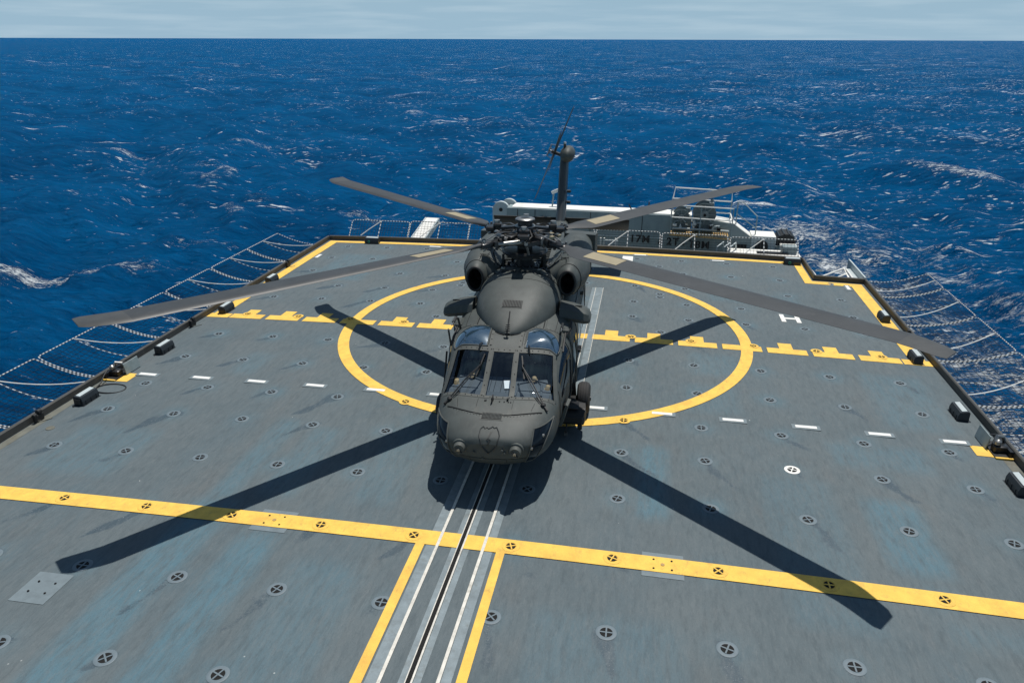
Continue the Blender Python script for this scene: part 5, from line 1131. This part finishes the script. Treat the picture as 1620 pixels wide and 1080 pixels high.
# pilots
def person(name, s, label):
    joints = {'pel': (0, 0, 0, .16), 'wst': (0, -.02, .22, .15), 'chs': (0, -.05, .44, .17), 'nck': (0, -.06, .60, .06), 'hd0': (0, -.10, .67, .085), 'hd1': (0, -.12, .76, .10), 'hd2': (0, -.11, .85, .08), 'nos': (0, -.225, .75, .018),
              'shl': (-.19, -.04, .53, .075), 'ell': (-.27, -.20, .27, .052), 'wrl': (-.16, -.44, .22, .036), 'pal': (-.14, -.52, .21, .038), 'shr': (.19, -.04, .53, .075), 'elr': (.28, -.18, .27, .052), 'wrr': (.22, -.42, .12, .036), 'par': (.21, -.50, .10, .038),
              'hil': (-.11, -.06, -.02, .10), 'knl': (-.20, -.52, .10, .07), 'anl': (-.18, -.80, -.26, .05), 'tol': (-.18, -.96, -.24, .035), 'hir': (.11, -.06, -.02, .10), 'knr': (.20, -.52, .10, .07), 'anr': (.18, -.80, -.26, .05), 'tor': (.18, -.96, -.24, .035)}
    for kk_, q in ((('l' if s < 0 else 'r'), s), (('r' if s < 0 else 'l'), -s)):
        sg = 1 if kk_ == 'r' else -1
        if q == s: joints['el'+kk_] = (sg*.27, -.32, .36, .052); joints['wr'+kk_] = (sg*.245, -.56, .44, .036); joints['pa'+kk_] = (sg*.235, -.65, .455, .038)
        else: joints['el'+kk_] = (sg*.25, -.24, .33, .052); joints['wr'+kk_] = (sg*.05, -.40, .50, .036); joints['pa'+kk_] = (sg*.02, -.48, .53, .038)
    bones = [('pel', 'wst'), ('wst', 'chs'), ('chs', 'nck'), ('nck', 'hd0'), ('hd0', 'hd1'), ('hd1', 'hd2'), ('hd1', 'nos'), ('chs', 'shl'), ('shl', 'ell'), ('ell', 'wrl'), ('wrl', 'pal'), ('chs', 'shr'), ('shr', 'elr'), ('elr', 'wrr'), ('wrr', 'par'),
             ('pel', 'hil'), ('hil', 'knl'), ('knl', 'anl'), ('anl', 'tol'), ('pel', 'hir'), ('hir', 'knr'), ('knr', 'anr'), ('anr', 'tor')]
    for hnd, sd in (('pal', 1), ('par', -1)):
        b0 = Vector(joints[hnd][:3])
        for fi, (dx, ln) in enumerate(((-.026, .055), (-.009, .066), (.009, .064), (.026, .05))):
            k1, k2 = hnd+'f%d' % fi, hnd+'g%d' % fi; joints[k1] = (*(b0+Vector((dx, -ln*.75, .0))), .0095); joints[k2] = (*(b0+Vector((dx, -ln*1.1, -ln*.55))), .008); bones += [(hnd, k1), (k1, k2)]
        joints[hnd+'t'] = (*(b0+Vector((sd*.045, -.02, -.015))), .011); joints[hnd+'u'] = (*(b0+Vector((sd*.05, -.05, -.035))), .009); bones += [(hnd, hnd+'t'), (hnd+'t', hnd+'u')]
    keys = list(joints); me = bpy.data.meshes.new(name); me.from_pydata([joints[k][:3] for k in keys], [(keys.index(a), keys.index(b_)) for a, b_ in bones], [])
    o = bpy.data.objects.new(name, me); COL.objects.link(o); md = o.modifiers.new('skin', 'SKIN'); md.use_smooth_shade = True
    for i, k in enumerate(keys):
        sv = me.skin_vertices[0].data[i]; sv.radius = (joints[k][3], joints[k][3]); sv.use_root = (k == 'pel')
    o.modifiers.new('sub', 'SUBSURF').levels = 1; o.modifiers['sub'].render_levels = 2
    me.materials.append(UNIFORM)
    mb = MB()
    for hnd in ('pal', 'par'):
        c = Vector(joints[hnd][:3]); w_ = Vector(joints['wr'+hnd[2]][:3]); mb.tube([w_, w_.lerp(c, .5), c, c+Vector((0, -.03, -.005))], [.042, .043, .045, .03], GLOVE, 10)
        for fi in range(4): mb.tube([c, joints[hnd+'f%d' % fi][:3], joints[hnd+'g%d' % fi][:3]], [.016, .0125, .010], GLOVE, 6)
        mb.tube([c, joints[hnd+'t'][:3], joints[hnd+'u'][:3]], [.018, .014, .011], GLOVE, 6)
    mb.build('glove', o)
    mb = MB(); prof = [(.125, -.02), (.142, .04), (.140, .10), (.118, .16), (.07, .195), (.001, .205)]; mb.lathe(prof, (0, -.10, .72), HELMET, 22, sy=1.12); mb.lathe([(.03, -.15), (.05, -.14), (.05, .14), (.03, .15)], (0, -.09, .72), HELMET, 12, 'X'); hl = mb.build('helmet', o)
    mb = MB(); V = []
    for j in range(5):
        for i in range(11): a = R(-90-60+12*i); V.append((.138*math.cos(a), -.10+.155*math.sin(a), .70+.028*j))
    mb.add(V, [(j*11+i, j*11+i+1, j*11+11+i+1, j*11+11+i) for j in range(4) for i in range(10)], VISOR); mb.build('visor', hl)
    mb = MB(); mb.loft([[(x*1.06, y-.02, z) for x, y, z in [(.15*math.cos(a), .13*math.sin(a)-.03, zz) for a in np.linspace(0, 2*math.pi, 17)[:-1]]] for zz in (.12, .3, .46)], UNIFORM, cap0=False, cap1=False); mb.build('survival_vest', o)
    c_, s_ = math.cos(.030), math.sin(.030); lx, ly = s*.58, -2.36
    o.location = (-2.335+lx*c_-ly*s_, 14.65+lx*s_+ly*c_, .035+.98); o.rotation_euler = (0, 0, .030); tag(o, label, 'person'); return o
person('person', -1, 'pilot in green flight suit and helmet behind the left windshield pane')
person('person', 1, 'pilot in green flight suit with tan gloves behind the right windshield pane')
pc.parent = None; pc.matrix_world = Matrix.Translation((-2.335, 14.65, .035)) @ Matrix.Rotation(.030, 4, 'Z'); tag(pc, 'white paper card lying on the glareshield behind the windshield', 'paper card')
